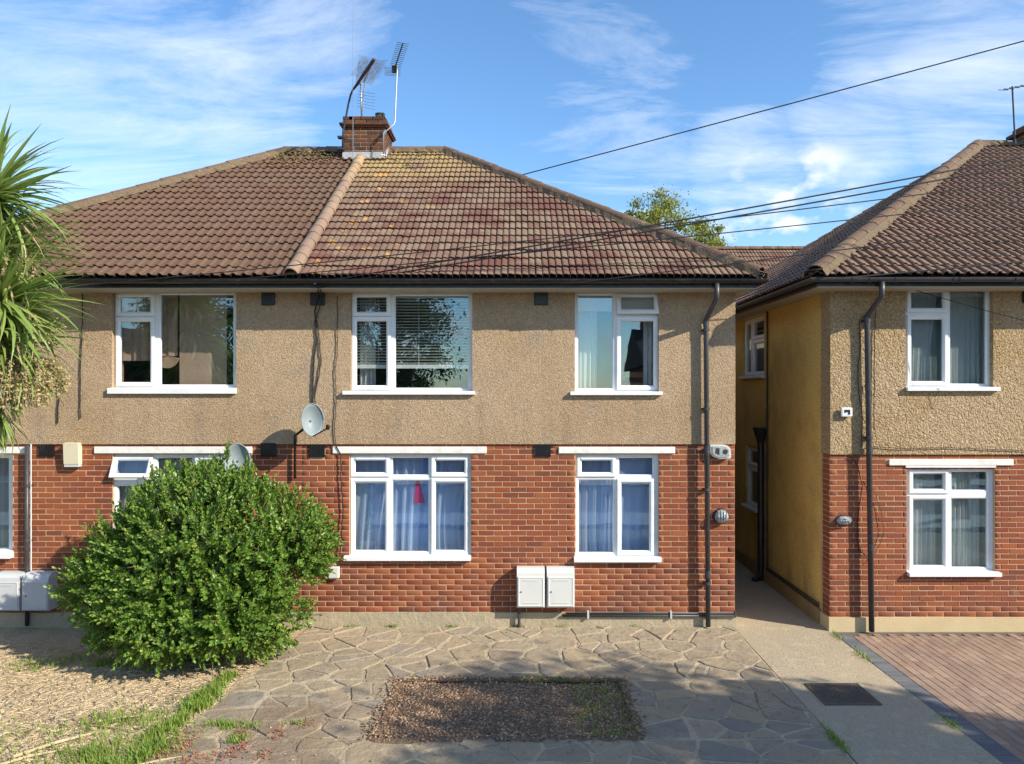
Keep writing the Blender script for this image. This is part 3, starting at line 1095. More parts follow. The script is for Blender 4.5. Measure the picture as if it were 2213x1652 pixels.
def grid_patch(name, poly, nx, ny, zf, m, kind='structure'):
    """quad patch given by four corners, subdivided, z from zf(x, y)"""
    a, b, c, d = [Vector(p) for p in poly]
    V, Fq = [], []
    for j in range(ny + 1):
        for i in range(nx + 1):
            u, v = i / nx, j / ny
            p = (a * (1 - u) + b * u) * (1 - v) + (d * (1 - u) + c * u) * v
            V.append((p.x, p.y, zf(p.x, p.y)))
    for j in range(ny):
        for i in range(nx):
            Fq.append((j * (nx + 1) + i, j * (nx + 1) + i + 1, (j + 1) * (nx + 1) + i + 1, (j + 1) * (nx + 1) + i))
    return tag(np_mesh(name, V, Fq, m, None, smooth=True), kind=kind)



def bump_z(x, y, s, a, o=0.0):
    return o + a * (mnoise.noise(Vector((x * s, y * s, 3.7))) + 0.5 * mnoise.noise(Vector((x * s * 2.7, y * s * 2.7, 9.1))))


garden = grid_patch('garden_earth', [(-9.5, -5.6, 0), (-3.1, -5.6, 0), (-2.86, -0.02, 0), (-9.5, -0.02, 0)], 130, 110, lambda x, y: bump_z(x, y, 1.6, .018, -.005) + bump_z(x, y, 9, .006), STRAW)
bed = grid_patch('soil_bed', [(-1.42, -3.36, 0), (1.19, -3.36, 0), (1.22, -1.86, 0), (-1.36, -1.86, 0)], 70, 40, lambda x, y: bump_z(x, y, 2.2, .022, -.01) + bump_z(x, y, 11, .010), SOIL)
path = grid_patch('concrete_path', [(CONC_X0, -5.6, 0), (CONC_X1, -5.6, 0), (CONC_X1, 9, 0), (CONC_X0, 9, 0)], 16, 120, lambda x, y: bump_z(x, y, .7, .008, .004), CONC)
tag(MB().box(-3.4, CONC_X0 - .004, -5.6, 0.0, -0.055, -0.052).build('drive_base', SAND), kind='structure')


# crazy paving: irregular stones (Voronoi cells of jittered points) in a mortar bed round the soil bed
def clip_poly(poly, p, n):
    out = []
    for i in range(len(poly)):
        a, b = poly[i], poly[(i + 1) % len(poly)]
        da = (a[0] - p[0]) * n[0] + (a[1] - p[1]) * n[1]
        db = (b[0] - p[0]) * n[0] + (b[1] - p[1]) * n[1]
        if da >= 0:
            out.append(a)
        if (da >= 0) != (db >= 0):
            t = da / (da - db)
            out.append((a[0] + (b[0] - a[0]) * t, a[1] + (b[1] - a[1]) * t))
    return out


def inset_poly(poly, d):
    n = len(poly)
    out = list(poly)
    for i in range(n):
        a, b = poly[i], poly[(i + 1) % n]
        ex, ey = b[0] - a[0], b[1] - a[1]
        l = math.hypot(ex, ey)
        if l < 1e-6:
            continue
        nx, ny = -ey / l, ex / l
        out = clip_poly(out, (a[0] + nx * d, a[1] + ny * d), (nx, ny))
        if len(out) < 3:
            return []
    return out


def area(poly):
    return 0.5 * sum(poly[i][0] * poly[(i + 1) % len(poly)][1] - poly[(i + 1) % len(poly)][0] * poly[i][1] for i in range(len(poly)))


DRV = [(-3.42, -5.0), (2.93, -5.0), (2.93, -0.03), (-2.88, -0.03)]
BX0, BX1, BY0, BY1 = -1.37, 1.16, -3.32, -1.90
subs = [[(-4, BY1), (4, BY1), (4, 1), (-4, 1)], [(-4, -6), (4, -6), (4, BY0), (-4, BY0)], [(-4, BY0), (BX0, BY0), (BX0, BY1), (-4, BY1)], [(BX1, BY0), (4, BY0), (4, BY1), (BX1, BY1)]]


def isect(poly, conv):
    for i in range(len(conv)):
        a, b = conv[i], conv[(i + 1) % len(conv)]
        ex, ey = b[0] - a[0], b[1] - a[1]
        poly = clip_poly(poly, a, (-ey, ex))
        if len(poly) < 3:
            return []
    return poly


paving = MB()
for sb in subs:
    pl = isect(DRV, sb)
    if pl:
        paving.add([(x, y, 0.006) for x, y in pl] + [(x, y, -0.05) for x, y in pl],
                   [tuple(range(len(pl)))] + [(i, i + len(pl), (i + 1) % len(pl) + len(pl), (i + 1) % len(pl)) for i in range(len(pl))])
paving_o = tag(paving.build('crazy_paving', JOINT), kind='structure')
# the mortar is lumpy: a thin uneven sheet over the slab
rs = random.Random(21)
pts = []
step = 0.42
yy = -5.3
row = 0
while yy < 0.3:
    xx = -3.9 + (0.5 * step if row % 2 else 0)
    while xx < 3.3:
        if rs.random() > 0.06:
            pts.append((xx + rs.uniform(-.23, .23), yy + rs.uniform(-.15, .15)))
        xx += step * rs.uniform(.85, 1.2)
    yy += step * 0.76
    row += 1
stones = []
for i, p in enumerate(pts):
    poly = [(p[0] - 1, p[1] - 1), (p[0] + 1, p[1] - 1), (p[0] + 1, p[1] + 1), (p[0] - 1, p[1] + 1)]
    for j, q in enumerate(pts):
        if i == j or abs(q[0] - p[0]) > 1.6 or abs(q[1] - p[1]) > 1.6:
            continue
        poly = clip_poly(poly, ((p[0] + q[0]) / 2, (p[1] + q[1]) / 2), (p[0] - q[0], p[1] - q[1]))
        if len(poly) < 3:
            break
    poly = isect(poly, DRV) if len(poly) >= 3 else []
    if not poly:
        continue
    if rs.random() < 0.28 and area(poly) > 0.13:      # some stones are broken in two
        c = (sum(v[0] for v in poly) / len(poly), sum(v[1] for v in poly) / len(poly))
        an = rs.uniform(0, 3.14)
        nn = (math.cos(an), math.sin(an))
        halves = [clip_poly(poly, c, nn), clip_poly(poly, c, (-nn[0], -nn[1]))]
    else:
        halves = [poly]
    for h in halves:
        for sb in subs:
            s = isect(h, sb) if len(h) >= 3 else []
            if s:
                s = inset_poly(s, rs.uniform(.010, .030))
                if len(s) >= 3 and area(s) > 0.008:
                    stones.append(s)
NST = 0
for s in stones:
    # rough the outline
    o = []
    n = len(s)
    for i in range(n):
        a, b = s[i], s[(i + 1) % n]
        l = math.hypot(b[0] - a[0], b[1] - a[1])
        if l < 0.012:
            continue
        o.append((a[0] + rs.uniform(-.008, .008), a[1] + rs.uniform(-.008, .008)))
        k = 2 if l > 0.22 else (1 if l > 0.12 else 0)
        for q in range(k):
            t = (q + 1) / (k + 1) + rs.uniform(-.1, .1)
            w = rs.uniform(-.012, .010)
            o.append((a[0] + (b[0] - a[0]) * t - (b[1] - a[1]) / l * w, a[1] + (b[1] - a[1]) * t + (b[0] - a[0]) / l * w))
    if len(o) < 3:
        continue
    cx = sum(p[0] for p in o) / len(o)
    cy = sum(p[1] for p in o) / len(o)
    h = rs.uniform(.008, .022)
    tx, ty = rs.uniform(-.018, .018), rs.uniform(-.018, .018)
    mb = MB()
    n = len(o)
    zt = lambda p: h + tx * (p[0] - cx) + ty * (p[1] - cy)
    mb.v = [(p[0] - cx, p[1] - cy, -.01) for p in o] + [(p[0] - cx, p[1] - cy, zt(p) - .005) for p in o] + [(p[0] + (cx - p[0]) * .05 - cx, p[1] + (cy - p[1]) * .05 - cy, zt(p)) for p in o]
    mb.f = [(i, (i + 1) % n, n + (i + 1) % n, n + i) for i in range(n)] + [(n + i, n + (i + 1) % n, 2 * n + (i + 1) % n, 2 * n + i) for i in range(n)] + [tuple(range(2 * n, 3 * n))]
    me = mb.mesh('stone', FLAG)
    link('stone', me, paving_o, Matrix.Translation((cx, cy, 0)))
    NST += 1

# block paving beside the path
PVX = CONC_X1 + 0.006
block = tag(MB().box(PVX, 9.5, -5.6, -.20, -.05, -.012).build('block_paving', SAND), kind='structure')


def paver_mesh(m, lx, ly, seed):
    rnd = random.Random(seed)
    mb = MB()
    c = .005
    v0 = [(0, 0, -.02), (lx, 0, -.02), (lx, ly, -.02), (0, ly, -.02)]
    v1 = [(x, y, -.005) for x, y, _ in v0]
    v2 = [(x + c * (1 if x == 0 else -1), y + c * (1 if y == 0 else -1), rnd.uniform(-.001, .001)) for x, y, _ in v0]
    mb.add(v0 + v1 + v2, [(8, 9, 10, 11)] + [(k, (k + 1) % 4, 4 + (k + 1) % 4, 4 + k) for k in range(4)] + [(4 + k, 4 + (k + 1) % 4, 8 + (k + 1) % 4, 8 + k) for k in range(4)])
    return mb.mesh('paver', m), mb
pd = [paver_mesh(PAVER_D, .197, .097, k)[0] for k in range(3)]
pr = [paver_mesh(PAVER, .097, .197, k) for k in range(4)]
y = -5.5
while y < -.32:
    link('paver', random.choice(pd), block, Matrix.Translation((PVX + .003, y, random.uniform(-.002, .002))))
    y += .1
cells = []
x = PVX + .206
col_i = 0
while x < 9.3:
    y = -5.6 + (0.1 if col_i % 2 else 0)
    while y < -.42:
        cells.append((x, y))
        y += .2
    x += .1
    col_i += 1
cells.sort(key=lambda c: (c[0] / (c[1] + D0) > 0.70, (c[1] + 3.85) < 0, c[1]))
rest = MB()
for i, (x, y) in enumerate(cells):
    k = random.randrange(4)
    z = random.uniform(-.002, .002)
    if i < 240:
        link('paver', pr[k][0], block, Matrix.Translation((x, y, z)))
    else:
        rest.add([(a + x, b + y, c + z) for a, b, c in pr[k][1].v], pr[k][1].f)
tag(rest.build('paver_field', PAVER, block, fix=False), kind='stuff')

# street behind the camera (seen in the window panes)
tag(MB().box(-80, 80, -9.2, -7.4, -.05, .03).build('pavement', PAVEMENT), kind='structure')
tag(MB().box(-80, 80, -15.2, -9.21, -.05, -.03).build('road', ASPH), kind='structure')
tag(MB().box(-80, 80, -17.2, -15.21, -.05, .03).build('pavement', PAVEMENT), kind='structure')

# ------------------------------------------------------------------ the pair of houses in the middle
PX = -3.0                    # party line
XL, XR = -8.96, 2.966
ZP, CR, NC = 0.198, 0.075, 31
ZB = ZP + CR * NC            # top of the brickwork
ZS = 4.62                    # soffit
YE, ZE = -0.47, 4.742        # tile eave edge
YR, ZR = 4.203, 7.885        # ridge
EXL, EXR = -9.20, 3.205
RXL, RXR = -4.53, -1.468
PITCH = 0.2215
UPZ = Vector((0, 0, 1))


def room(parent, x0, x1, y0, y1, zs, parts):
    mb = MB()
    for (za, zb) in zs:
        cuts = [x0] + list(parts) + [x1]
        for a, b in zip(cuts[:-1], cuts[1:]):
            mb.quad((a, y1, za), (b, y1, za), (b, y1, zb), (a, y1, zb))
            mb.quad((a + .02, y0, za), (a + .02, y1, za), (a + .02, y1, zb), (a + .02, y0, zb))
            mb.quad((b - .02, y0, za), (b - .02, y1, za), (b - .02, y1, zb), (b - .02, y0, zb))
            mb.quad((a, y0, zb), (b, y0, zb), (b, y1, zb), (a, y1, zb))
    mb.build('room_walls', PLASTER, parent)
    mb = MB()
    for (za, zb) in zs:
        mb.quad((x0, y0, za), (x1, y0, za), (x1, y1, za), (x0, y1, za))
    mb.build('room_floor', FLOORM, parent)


def rows_rank(xlo, xhi):
    """nearer rows first, tiles outside the picture last"""
    def f(b):
        d = b.y + D0
        px = CX + b.x / d * F
        return (0 if xlo < px < xhi else 1, round(b.z, 1), abs(px - 1100))
    return f


# ---- right-hand house of the pair
hb = thing('house', 'semi detached house half under the mottled red and grey part of the roof', 'house', ((PX + XR) / 2, 0, 0), 'houses facing the drive')
W3, W4 = rect(759, 1021, 626, 848), rect(1242, 1423, 626, 849)
W5, W6 = rect(755, 1018, 982, 1204), rect(1244, 1424, 982, 1206)
YW = 0.055


def lights(lst, Y):
    out = []
    for l in lst:
        out.append((*rect(*l[:4], Y), l[4]))
    return out


bw = wall_grid(PX, XR, ZP, ZB, [W5, W6], .005, .28, .28).build('brick_wall', MORTAR, hb)
lay_bricks(bw, PX, XR, ZP, CR, NC, [W5, W6, rect(719, 1052, 965, 980), rect(1207, 1459, 965, 980), rect(669, 702, 958, 989), rect(1156, 1190, 958, 987)], 0.0, PITCH, BRICK, 245,
           rank=lambda t: (-(t[1] - t[0] > .15), (t[0] < -2.2 and t[2] < 2.0), -t[2]))
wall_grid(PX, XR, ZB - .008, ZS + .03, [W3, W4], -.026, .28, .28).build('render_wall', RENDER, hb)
MB().box(PX, XR + .012, -.03, .28, -.03, ZP).build('plinth', PLINTH, hb)
MB().box(XR - .28, XR, .285, 8.4, 0, ZS).build('side_wall', RENDER, hb)
MB().box(PX, XR - .285, 8.15, 8.4, 0, ZS).build('rear_wall', OCHRE, hb)
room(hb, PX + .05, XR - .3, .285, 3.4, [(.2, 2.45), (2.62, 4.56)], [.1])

PB = lights([(762, 844, 634, 683, 'sash'), (762, 844, 686, 842, 'sash'), (852, 1015, 637, 841, 'fixed')], YW)
window(hb, W3, PB, YW, sill=(at(743, 0).x, at(1027, 0).x, at(0, 846).z, at(0, 853).z, -.085))
PB = lights([(1247, 1326, 636, 842, 'fixed'), (1333, 1421, 634, 680, ('open', 14)), (1333, 1421, 686, 842, 'sash')], YW)
window(hb, W4, PB, YW, sill=(at(1232, 0).x, at(1430, 0).x, at(0, 847).z, at(0, 854).z, -.085))
PB = lights([(759, 841, 987, 1030, 'sash'), (759, 841, 1035, 1198, 'sash'), (846, 928, 988, 1029, 'fixed'), (846, 928, 1037, 1195, 'fixed'), (933, 1012, 987, 1030, 'sash'), (933, 1012, 1035, 1198, 'sash')], YW)
window(hb, W5, PB, YW, sill=(at(745, 0).x, at(1018, 0).x, at(0, 1201).z, at(0, 1210).z, -.075),
       vents=[(at(768, 0).x, at(830, 0).x, at(0, 992).z), (at(943, 0).x, at(1003, 0).x, at(0, 992).z)])
PB = lights([(1248, 1329, 987, 1030, 'sash'), (1248, 1328, 1036, 1197, 'fixed'), (1336, 1413, 988, 1029, 'fixed'), (1334, 1412, 1036, 1199, 'sash')], YW)
window(hb, W6, PB, YW, sill=(at(1240, 0).x, at(1428, 0).x, at(0, 1204).z, at(0, 1213).z, -.075), vents=[(at(1256, 0).x, at(1320, 0).x, at(0, 992).z)])
lintel(hb, 719.5, 1051.5, 965.5, 980)
lintel(hb, 1207.5, 1458.5, 966, 980)
for (a, b, c, d) in ((672, 704, 633, 661), (1154, 1184, 633, 661)):
    louvre_vent(hb, *rect(a, b, c, d), -.026, BLACK)
for (a, b, c, d) in ((669, 702, 959, 988), (1156, 1190, 960, 987)):
    louvre_vent(hb, *rect(a, b, c, d), 0, BLACK, 'grid', 'air_brick')

# roof
roofB = MB()
zo = -.03
roofB.add([(PX, YE, ZE + zo), (EXR, YE, ZE + zo), (EXR, 2 * YR - YE, ZE + zo), (PX, 2 * YR - YE, ZE + zo), (PX, YR, ZR + zo), (RXR, YR, ZR + zo)],
          [(0, 1, 5, 4), (1, 2, 5), (2, 3, 4, 5), (0, 3, 2, 1), (0, 4, 3)])
roofB = roofB.build('roof', UNDER, hb)
V_ = Vector((0, YR - YE, ZR - ZE))
VL = V_.length
V_.normalize()
GA = 0.268
hipR0, hipR1 = Vector((EXR, YE, ZE)), Vector((RXR, YR, ZR))
nh = (hipR1 - hipR0).cross(Vector((0, -V_.z, V_.y))).normalized()
if nh.x > 0:
    nh = -nh
topn = -V_
tile_roof(roofB, Vector((PX + .02, YE, ZE)), Vector((1, 0, 0)), V_, EXR - PX, VL, 0.182, GA, 'pans', TILE_B,
          [(hipR0, nh), (Vector((0, YR, ZR)) - V_ * .02, topn)], 300, rows_rank(600, 1700), seed=2)
# side slope of the hip
UR = Vector((0, 1, 0))
VR = Vector((-(EXR - RXR), 0, ZR - ZE))
VRL = VR.length
VR.normalize()
nR = VR.cross(UR).normalized()
h1 = (hipR1 - hipR0).cross(nR).normalized()
if h1.y < 0:
    h1 = -h1
backhip = (Vector((EXR, 2 * YR - YE, ZE)), Vector((h1.x, -h1.y, h1.z)))
tile_roof(roofB, Vector((EXR, YE, ZE)), UR, VR, 2 * (YR - YE), VRL, 0.182, GA, 'pans', TILE_B, [(hipR0, h1), backhip], 0, lambda b: 0, seed=5)
hipn = Vector((0.45, -0.45, 1)).normalized()
bedding(roofB, hipR0 + Vector((0, 0, .03)), hipR1 + Vector((0, 0, .03)), hipn, .13, .035, BEDDING)
half_tiles(roofB, hipR0 + Vector((-.03, .03, .055)), hipR1 + Vector((0, 0, .04)), hipn, .10, .40, RIDGE, 'hip_tile', over=.05, squash=.95)
bedding(roofB, (PX + .35, YR, ZR + .02), (RXR, YR, ZR + .02), UPZ, .15, .035, BEDDING)
half_tiles(roofB, (PX + .42, YR, ZR + .025), (RXR + .05, YR, ZR + .025), UPZ, .115, .40, RIDGE, 'ridge_tile', over=.03, squash=.75)
# raised verge line down the party wall
vn = Vector((0, -V_.z, V_.y))
half_tiles(roofB, Vector((PX, YE - .01, ZE)) + vn * .035, Vector((PX, YR - .42, ZE + (YR - .42 - YE) * (ZR - ZE) / (YR - YE))) + vn * .035, vn, .092, .262, VERGE, 'verge_tile', over=.0, squash=.95)
bedding(roofB, Vector((PX, YE, ZE)) + vn * .0, Vector((PX, YR - .45, ZE + (YR - .45 - YE) * (ZR - ZE) / (YR - YE))), vn, .098, .05, VERGE)

YFA = -.40     # fascia face
MB().box(PX, EXR - .06, YFA, YFA + .022, ZS - .005, ZE - .01).build('fascia', BLACK, hb)
MB().box(EXR - .082, EXR - .06, YFA + .024, 8.8, ZS - .005, ZE - .01).build('fascia', BLACK, hb)
MB().box(PX, EXR - .085, YFA + .0, .0, ZS - .022, ZS - .007).build('soffit', SOFFIT, hb)
MB().box(XR, EXR - .085, .003, 8.8, ZS - .022, ZS - .007).build('soffit', SOFFIT, hb)
gz = ZE - .028
gy = YFA - .062
gx = EXR + .002
gutter(hb, [((PX, gy, gz), (0, -1, 0)), ((gx, gy, gz), (1, -1, 0)), ((gx, 8.9, gz), (1, 0, 0))], BLACK,
       clips=[((x, gy, gz), (1, 0, 0), (0, -1, 0)) for x in (-2.75, -1.7, -.65, .28, 1.3, 2.05, 2.32, 2.9)])
dpx = at(1530, 0).x
dpl = at(1522, 0).x
downpipe(hb, [(dpx, gy, gz - .05), (dpx, gy, 4.47), (dpl, -.095, 4.22), (dpl, -.095, 4.1), (dpl + .03, -.095, .03)], .034, PIPE,
         [(dpl, -.095, 4.08), (dpl + .005, -.095, 3.0), (dpl + .012, -.095, 1.9), (dpl + .022, -.095, .62)], -.02, sock=[(dpl, -.095, 4.17), (dpl + .012, -.095, 2.45), (dpl + .024, -.095, .75)])

# chimney on the ridge
ch = MB().box(-3.325, -2.555, 3.808, 4.592, 7.35, 8.31).build('chimney', MORTAR, hb)
for face in (0, 1):
    if face == 0:
        lay_bricks(ch, -3.333, -2.547, 7.50, .0745, 10, [], 3.80, .2215, BRICK_OLD, 30, rank=lambda t: -t[2])
    else:
        M = Matrix.Translation((-2.547, 3.80, 0)) @ Matrix.Rotation(math.pi / 2, 4, 'Z')
        lay_bricks(ch, 0, .80, 7.50, .0745, 10, [], 0.0, .2215, BRICK_OLD, 14, M=M, rank=lambda t: -t[2])
MB().box(-3.375, -2.505, 3.758, 4.642, 8.232, 8.262, .006).box(-3.40, -2.48, 3.733, 4.667, 8.264, 8.305, .008).build('corbel', BRICK_OLD, ch)
for k, z in enumerate((8.309, 8.376)):
    x = -3.345
    while x < -2.6:
        w = min(.225, -2.535 - x)
        MB().box(x, x + w - .012, 3.788, 3.9, z, z + .062, .006).build('brick', BRICK_OLD, ch)
        x += .225 if k == 0 or x > -3.3 else .115
    yk = 3.905
    while yk < 4.55:
        MB().box(-2.66, -2.537, yk, min(yk + .213, 4.61), z, z + .062, .006).build('brick', BRICK_OLD, ch)
        yk += .225
MB().box(-3.33, -2.67, 3.91, 4.6, 8.3, 8.40).add([(-3.33, 3.80, 8.437), (-2.55, 3.80, 8.437), (-2.55, 4.6, 8.437), (-3.33, 4.6, 8.437), (-3.1, 4.0, 8.475), (-2.75, 4.0, 8.475), (-2.75, 4.4, 8.475), (-3.1, 4.4, 8.475)],
                                                       [(0, 1, 5, 4), (1, 2, 6, 5), (2, 3, 7, 6), (3, 0, 4, 7), (4, 5, 6, 7)]).build('flaunching', BEDDING, ch)
MB().tube([(-2.70, 4.12, 8.44), (-2.70, 4.12, 8.56)], [.10, .092], 14).build('chimney_pot', mat('pot_dark', [(0.05, 0.045, 0.042)], .8), ch, smooth=True)
MB().tube([(-2.70, 4.12, 8.565), (-2.70, 4.12, 8.60)], [.085, .10], 14).tube([(-2.62, 4.04, 8.5), (-2.62, 4.04, 8.60)], .012, 6).build('pot_cowl', mat('cowl_dark', [(0.04, 0.06, 0.055)], .6), ch)
zf0 = ZE + (3.80 - YE) * (ZR - ZE) / (YR - YE)
fl = MB()
fl.add([(-3.35, 3.785, zf0 - .03), (-2.53, 3.785, zf0 - .03), (-2.53, 3.785, zf0 + .15), (-3.35, 3.785, zf0 + .15), (-3.36, 3.64, zf0 - .035), (-2.52, 3.64, zf0 - .035)], [(0, 1, 2, 3), (4, 5, 1, 0)])
for i in range(4):
    y0, z0 = 3.785 + i * .12, zf0 + .04 + i * .075
    fl.box(-2.546, -2.53, y0, y0 + .13, z0 - .14, z0 + .12)
fl.build('lead_flashing', LEAD, ch)

# ---- left-hand house of the pair
ha = thing('house', 'semi detached house half with plain brown roof tiles, behind the big shrub', 'house', ((PX + XL) / 2, 0, 0), 'houses facing the drive')
A1, A2, A3, A4 = rect(244, 512, 622, 840), rect(243, 506, 982, 1206), rect(-153, 27, 982, 1196), rect(-170, 12, 626, 848)
X0A = XL
bwA = wall_grid(X0A, PX, ZP, ZB, [A2, A3], .005, .28, .28).build('brick_wall', MORTAR, ha)


def a_rank(t):
    x = CX + t[0] / D0 * F
    y = CY + (HC - t[2]) / D0 * F
    hid = (200 < x < 660 and y > 1060 and (x - 430) ** 2 + (y - 1230) ** 2 < 240 ** 2) or x < -40
    return (hid, -(t[1] - t[0] > .15), -t[2])


lay_bricks(bwA, X0A, PX, ZP, CR, NC, [A2, A3, rect(205, 545, 965, 980), rect(-190, 65, 965, 980), rect(85, 118, 958, 986), rect(564, 598, 957, 987)], 0.0, PITCH, BRICK, 300, rank=a_rank)
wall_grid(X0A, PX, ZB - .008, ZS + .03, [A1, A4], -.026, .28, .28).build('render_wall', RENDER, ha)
MB().box(X0A - .012, PX, -.03, .28, -.03, ZP).build('plinth', PLINTH, ha)
MB().box(X0A, X0A + .28, .285, 8.4, 0, ZS).build('side_wall', OCHRE, ha)
MB().box(X0A + .285, PX, 8.15, 8.4, 0, ZS).build('rear_wall', OCHRE, ha)
room(ha, X0A + .3, PX - .05, .285, 3.4, [(.2, 2.45), (2.62, 4.56)], [-6.4])
PB = lights([(252, 334, 634, 683, 'sash'), (252, 334, 687, 835, 'sash'), (344, 506, 635, 834, 'fixed')], YW)
window(ha, A1, PB, YW, sill=(at(238, 0).x, at(513, 0).x, at(0, 839).z, at(0, 851).z, -.075))
PB = lights([(247, 331, 987, 1034, ('open', 24)), (247, 331, 1042, 1200, 'sash'), (337, 417, 988, 1029, 'fixed'), (337, 417, 1037, 1198, 'fixed'), (423, 502, 987, 1030, 'sash'), (423, 502, 1035, 1200, 'sash')], YW)
window(ha, A2, PB, YW, sill=(at(236, 0).x, at(510, 0).x, at(0, 1204).z, at(0, 1212).z, -.075))
PB = lights([(-148, -70, 988, 1190, 'fixed'), (-62, 20, 988, 1190, 'fixed')], YW)
window(ha, A3, PB, YW, sill=(at(-160, 0).x, at(29, 0).x, at(0, 1191).z, at(0, 1205).z, -.085))
PB = lights([(-164, -85, 636, 840, 'sash'), (-78, 6, 636, 840, 'fixed')], YW)
window(ha, A4, PB, YW, sill=(at(-180, 0).x, at(18, 0).x, at(0, 847).z, at(0, 854).z, -.085))
lintel(ha, 205, 545, 965.5, 980)
lintel(ha, -190, 65, 966, 980)
louvre_vent(ha, *rect(567, 596, 633, 661), -.026, BLACK)
louvre_vent(ha, *rect(564, 598, 957, 987), 0, BLACK, 'plain')
louvre_vent(ha, *rect(85, 118, 960, 986), 0, BLACK, 'grid', 'air_brick')
roofA = MB()
roofA.add([(EXL, YE, ZE + zo), (PX, YE, ZE + zo), (PX, 2 * YR - YE, ZE + zo), (EXL, 2 * YR - YE, ZE + zo), (RXL, YR, ZR + zo), (PX, YR, ZR + zo)],
          [(0, 1, 5, 4), (0, 4, 3), (2, 3, 4, 5), (0, 3, 2, 1), (1, 2, 5)])
roofA = roofA.build('roof', UNDER, ha)
hipL0, hipL1 = Vector((EXL, YE, ZE)), Vector((RXL, YR, ZR))
nhl = Vector((-nh.x, nh.y, nh.z))
tile_roof(roofA, Vector((EXL, YE, ZE)), Vector((1, 0, 0)), V_, PX - EXL - .08, VL, 0.1385, GA, 'roll', TILE_A,
          [(hipL0, nhl), (Vector((0, YR, ZR)) - V_ * .02, topn), (Vector((PX - .06, 0, 0)), Vector((-1, 0, 0)))], 300, rows_rank(100, 700), seed=3)
hipnl = Vector((-0.45, -0.45, 1)).normalized()
bedding(roofA, hipL0 + Vector((0, 0, .03)), hipL1 + Vector((0, 0, .03)), hipnl, .15, .04, BEDDING)
half_tiles(roofA, hipL0 + Vector((.03, .03, .055)), hipL1 + Vector((0, 0, .04)), hipnl, .105, .42, RIDGE, 'hip_tile', over=.05, squash=.8)
bedding(roofA, (RXL, YR, ZR + .02), (PX - .35, YR, ZR + .02), UPZ, .16, .035, BEDDING)
half_tiles(roofA, (RXL - .05, YR, ZR + .025), (PX - .34, YR, ZR + .025), UPZ, .115, .40, RIDGE, 'ridge_tile', over=.03, squash=.75)
MB().box(EXL + .06, PX, YFA, YFA + .022, ZS - .005, ZE - .01).build('fascia', BLACK, ha)
MB().box(EXL + .085, PX, YFA, .0, ZS - .022, ZS - .007).build('soffit', SOFFIT, ha)
gutter(ha, [((EXL, gy, gz), (0, -1, 0)), ((PX, gy, gz), (0, -1, 0))], BLACK, clips=[((x, gy, gz), (1, 0, 0), (0, -1, 0)) for x in (-6.6, -5.6, -4.75, -4.7, -3.7, -3.1)])
xa = at(64.5, 0).x
downpipe(ha, [(xa, -.06, ZB - .02), (xa, -.06, .03)], .026, PIPE, [(xa, -.06, 1.95), (xa, -.06, 1.2), (xa, -.06, .75)], -.0)

# ---- the house on the right
YC = -.172
SCC = 1600 / (D0 + YC)
hc = thing('house', 'house at the right edge with an ochre side wall on the passage', 'house', (7.0, YC, 0), 'houses facing the drive')
XC = 4.2
XCR = 16.1
ZPC, CRC = .183, .0714
ZBC = ZPC + CRC * 31
ZSC = at(0, 618, YC - .40).z
YWC = YC + .055


def rc(a, b, c, d):
    return rect(a, b, c, d, YC)


C1, C2 = rc(1955, 2144, 615, 838), rc(1960, 2151, 1010, 1238)
bwC = wall_grid(XC, 11.0, ZPC, ZBC, [C2], YC + .005, YC + .28, YC + .28).build('brick_wall', MORTAR, hc)
lay_bricks(bwC, XC, 11.0, ZPC, CRC, 31, [C2, rc(1920, 2189, 992, 1007)], YC, PITCH, BRICK, 230, rank=lambda t: (t[0] > 6.85, -(t[1] - t[0] > .15), -t[2]))
Mq = Matrix.Translation((XC, 0, 0)) @ Matrix.Rotation(-math.pi / 2, 4, 'Z')
XF[0] = Mq
# local x = -Y, so the passage side of the house runs from -9 to -YC
S1 = (-3.72, -2.52, at(0, 814, 3.1).z, at(0, 682, 2.7).z)
S2 = (-3.55, -2.85, 1.14, 2.25)
wall_grid(-10.2, -.112, ZPC + .02, ZSC + .03, [S1, S2], 0, .28, .28).build('side_wall', OCHRE, hc)
PB = [(S1[0] + .03, S1[0] + .42, S1[2] + .03, S1[3] - .03, 'sash'), (S1[0] + .47, S1[1] - .03, S1[2] + .03, S1[3] - .42, 'sash'), (S1[0] + .47, S1[1] - .03, S1[3] - .38, S1[3] - .03, 'sash')]
window(hc, S1, PB, .05, sill=(S1[0] - .06, S1[1] + .06, S1[2] + .01, S1[2] - .03, -.07))
PB = [(S2[0] + .03, S2[1] - .03, S2[2] + .03, S2[3] - .40, 'sash'), (S2[0] + .03, S2[1] - .03, S2[3] - .36, S2[3] - .03, 'sash')]
window(hc, S2, PB, .05, sill=(S2[0] - .06, S2[1] + .06, S2[2] + .01, S2[2] - .03, -.07))
XF[0] = None
side = MB().box(XC - .0005, XC + .25, YC + .02, .05, ZPC, ZBC).build('quoin_wall', MORTAR, hc)
lay_bricks(side, -.045, -YC, ZPC, CRC, 31, [], -.006, PITCH, BRICK, 31, M=Mq)
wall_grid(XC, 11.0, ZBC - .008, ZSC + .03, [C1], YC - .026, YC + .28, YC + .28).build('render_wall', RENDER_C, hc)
MB().box(XC - .02, 11.0, YC - .03, YC + .28, -.08, ZPC).build('plinth', PLINTH_C, hc)
MB().box(XC - .045, XC - .002, YC + .285, 9.5, -.05, ZPC + .03, .01).build('plinth', mat('side_plinth_ochre', [(.30, .21, .09)], .9, blotch=[(3, (.2, .15, .08), .45, .7, .7)], bump=[('n', 20, .01)]), hc)
MB().box(XC + .285, 11.0, 9.9, 10.2, 0, ZSC).build('rear_wall', OCHRE, hc)
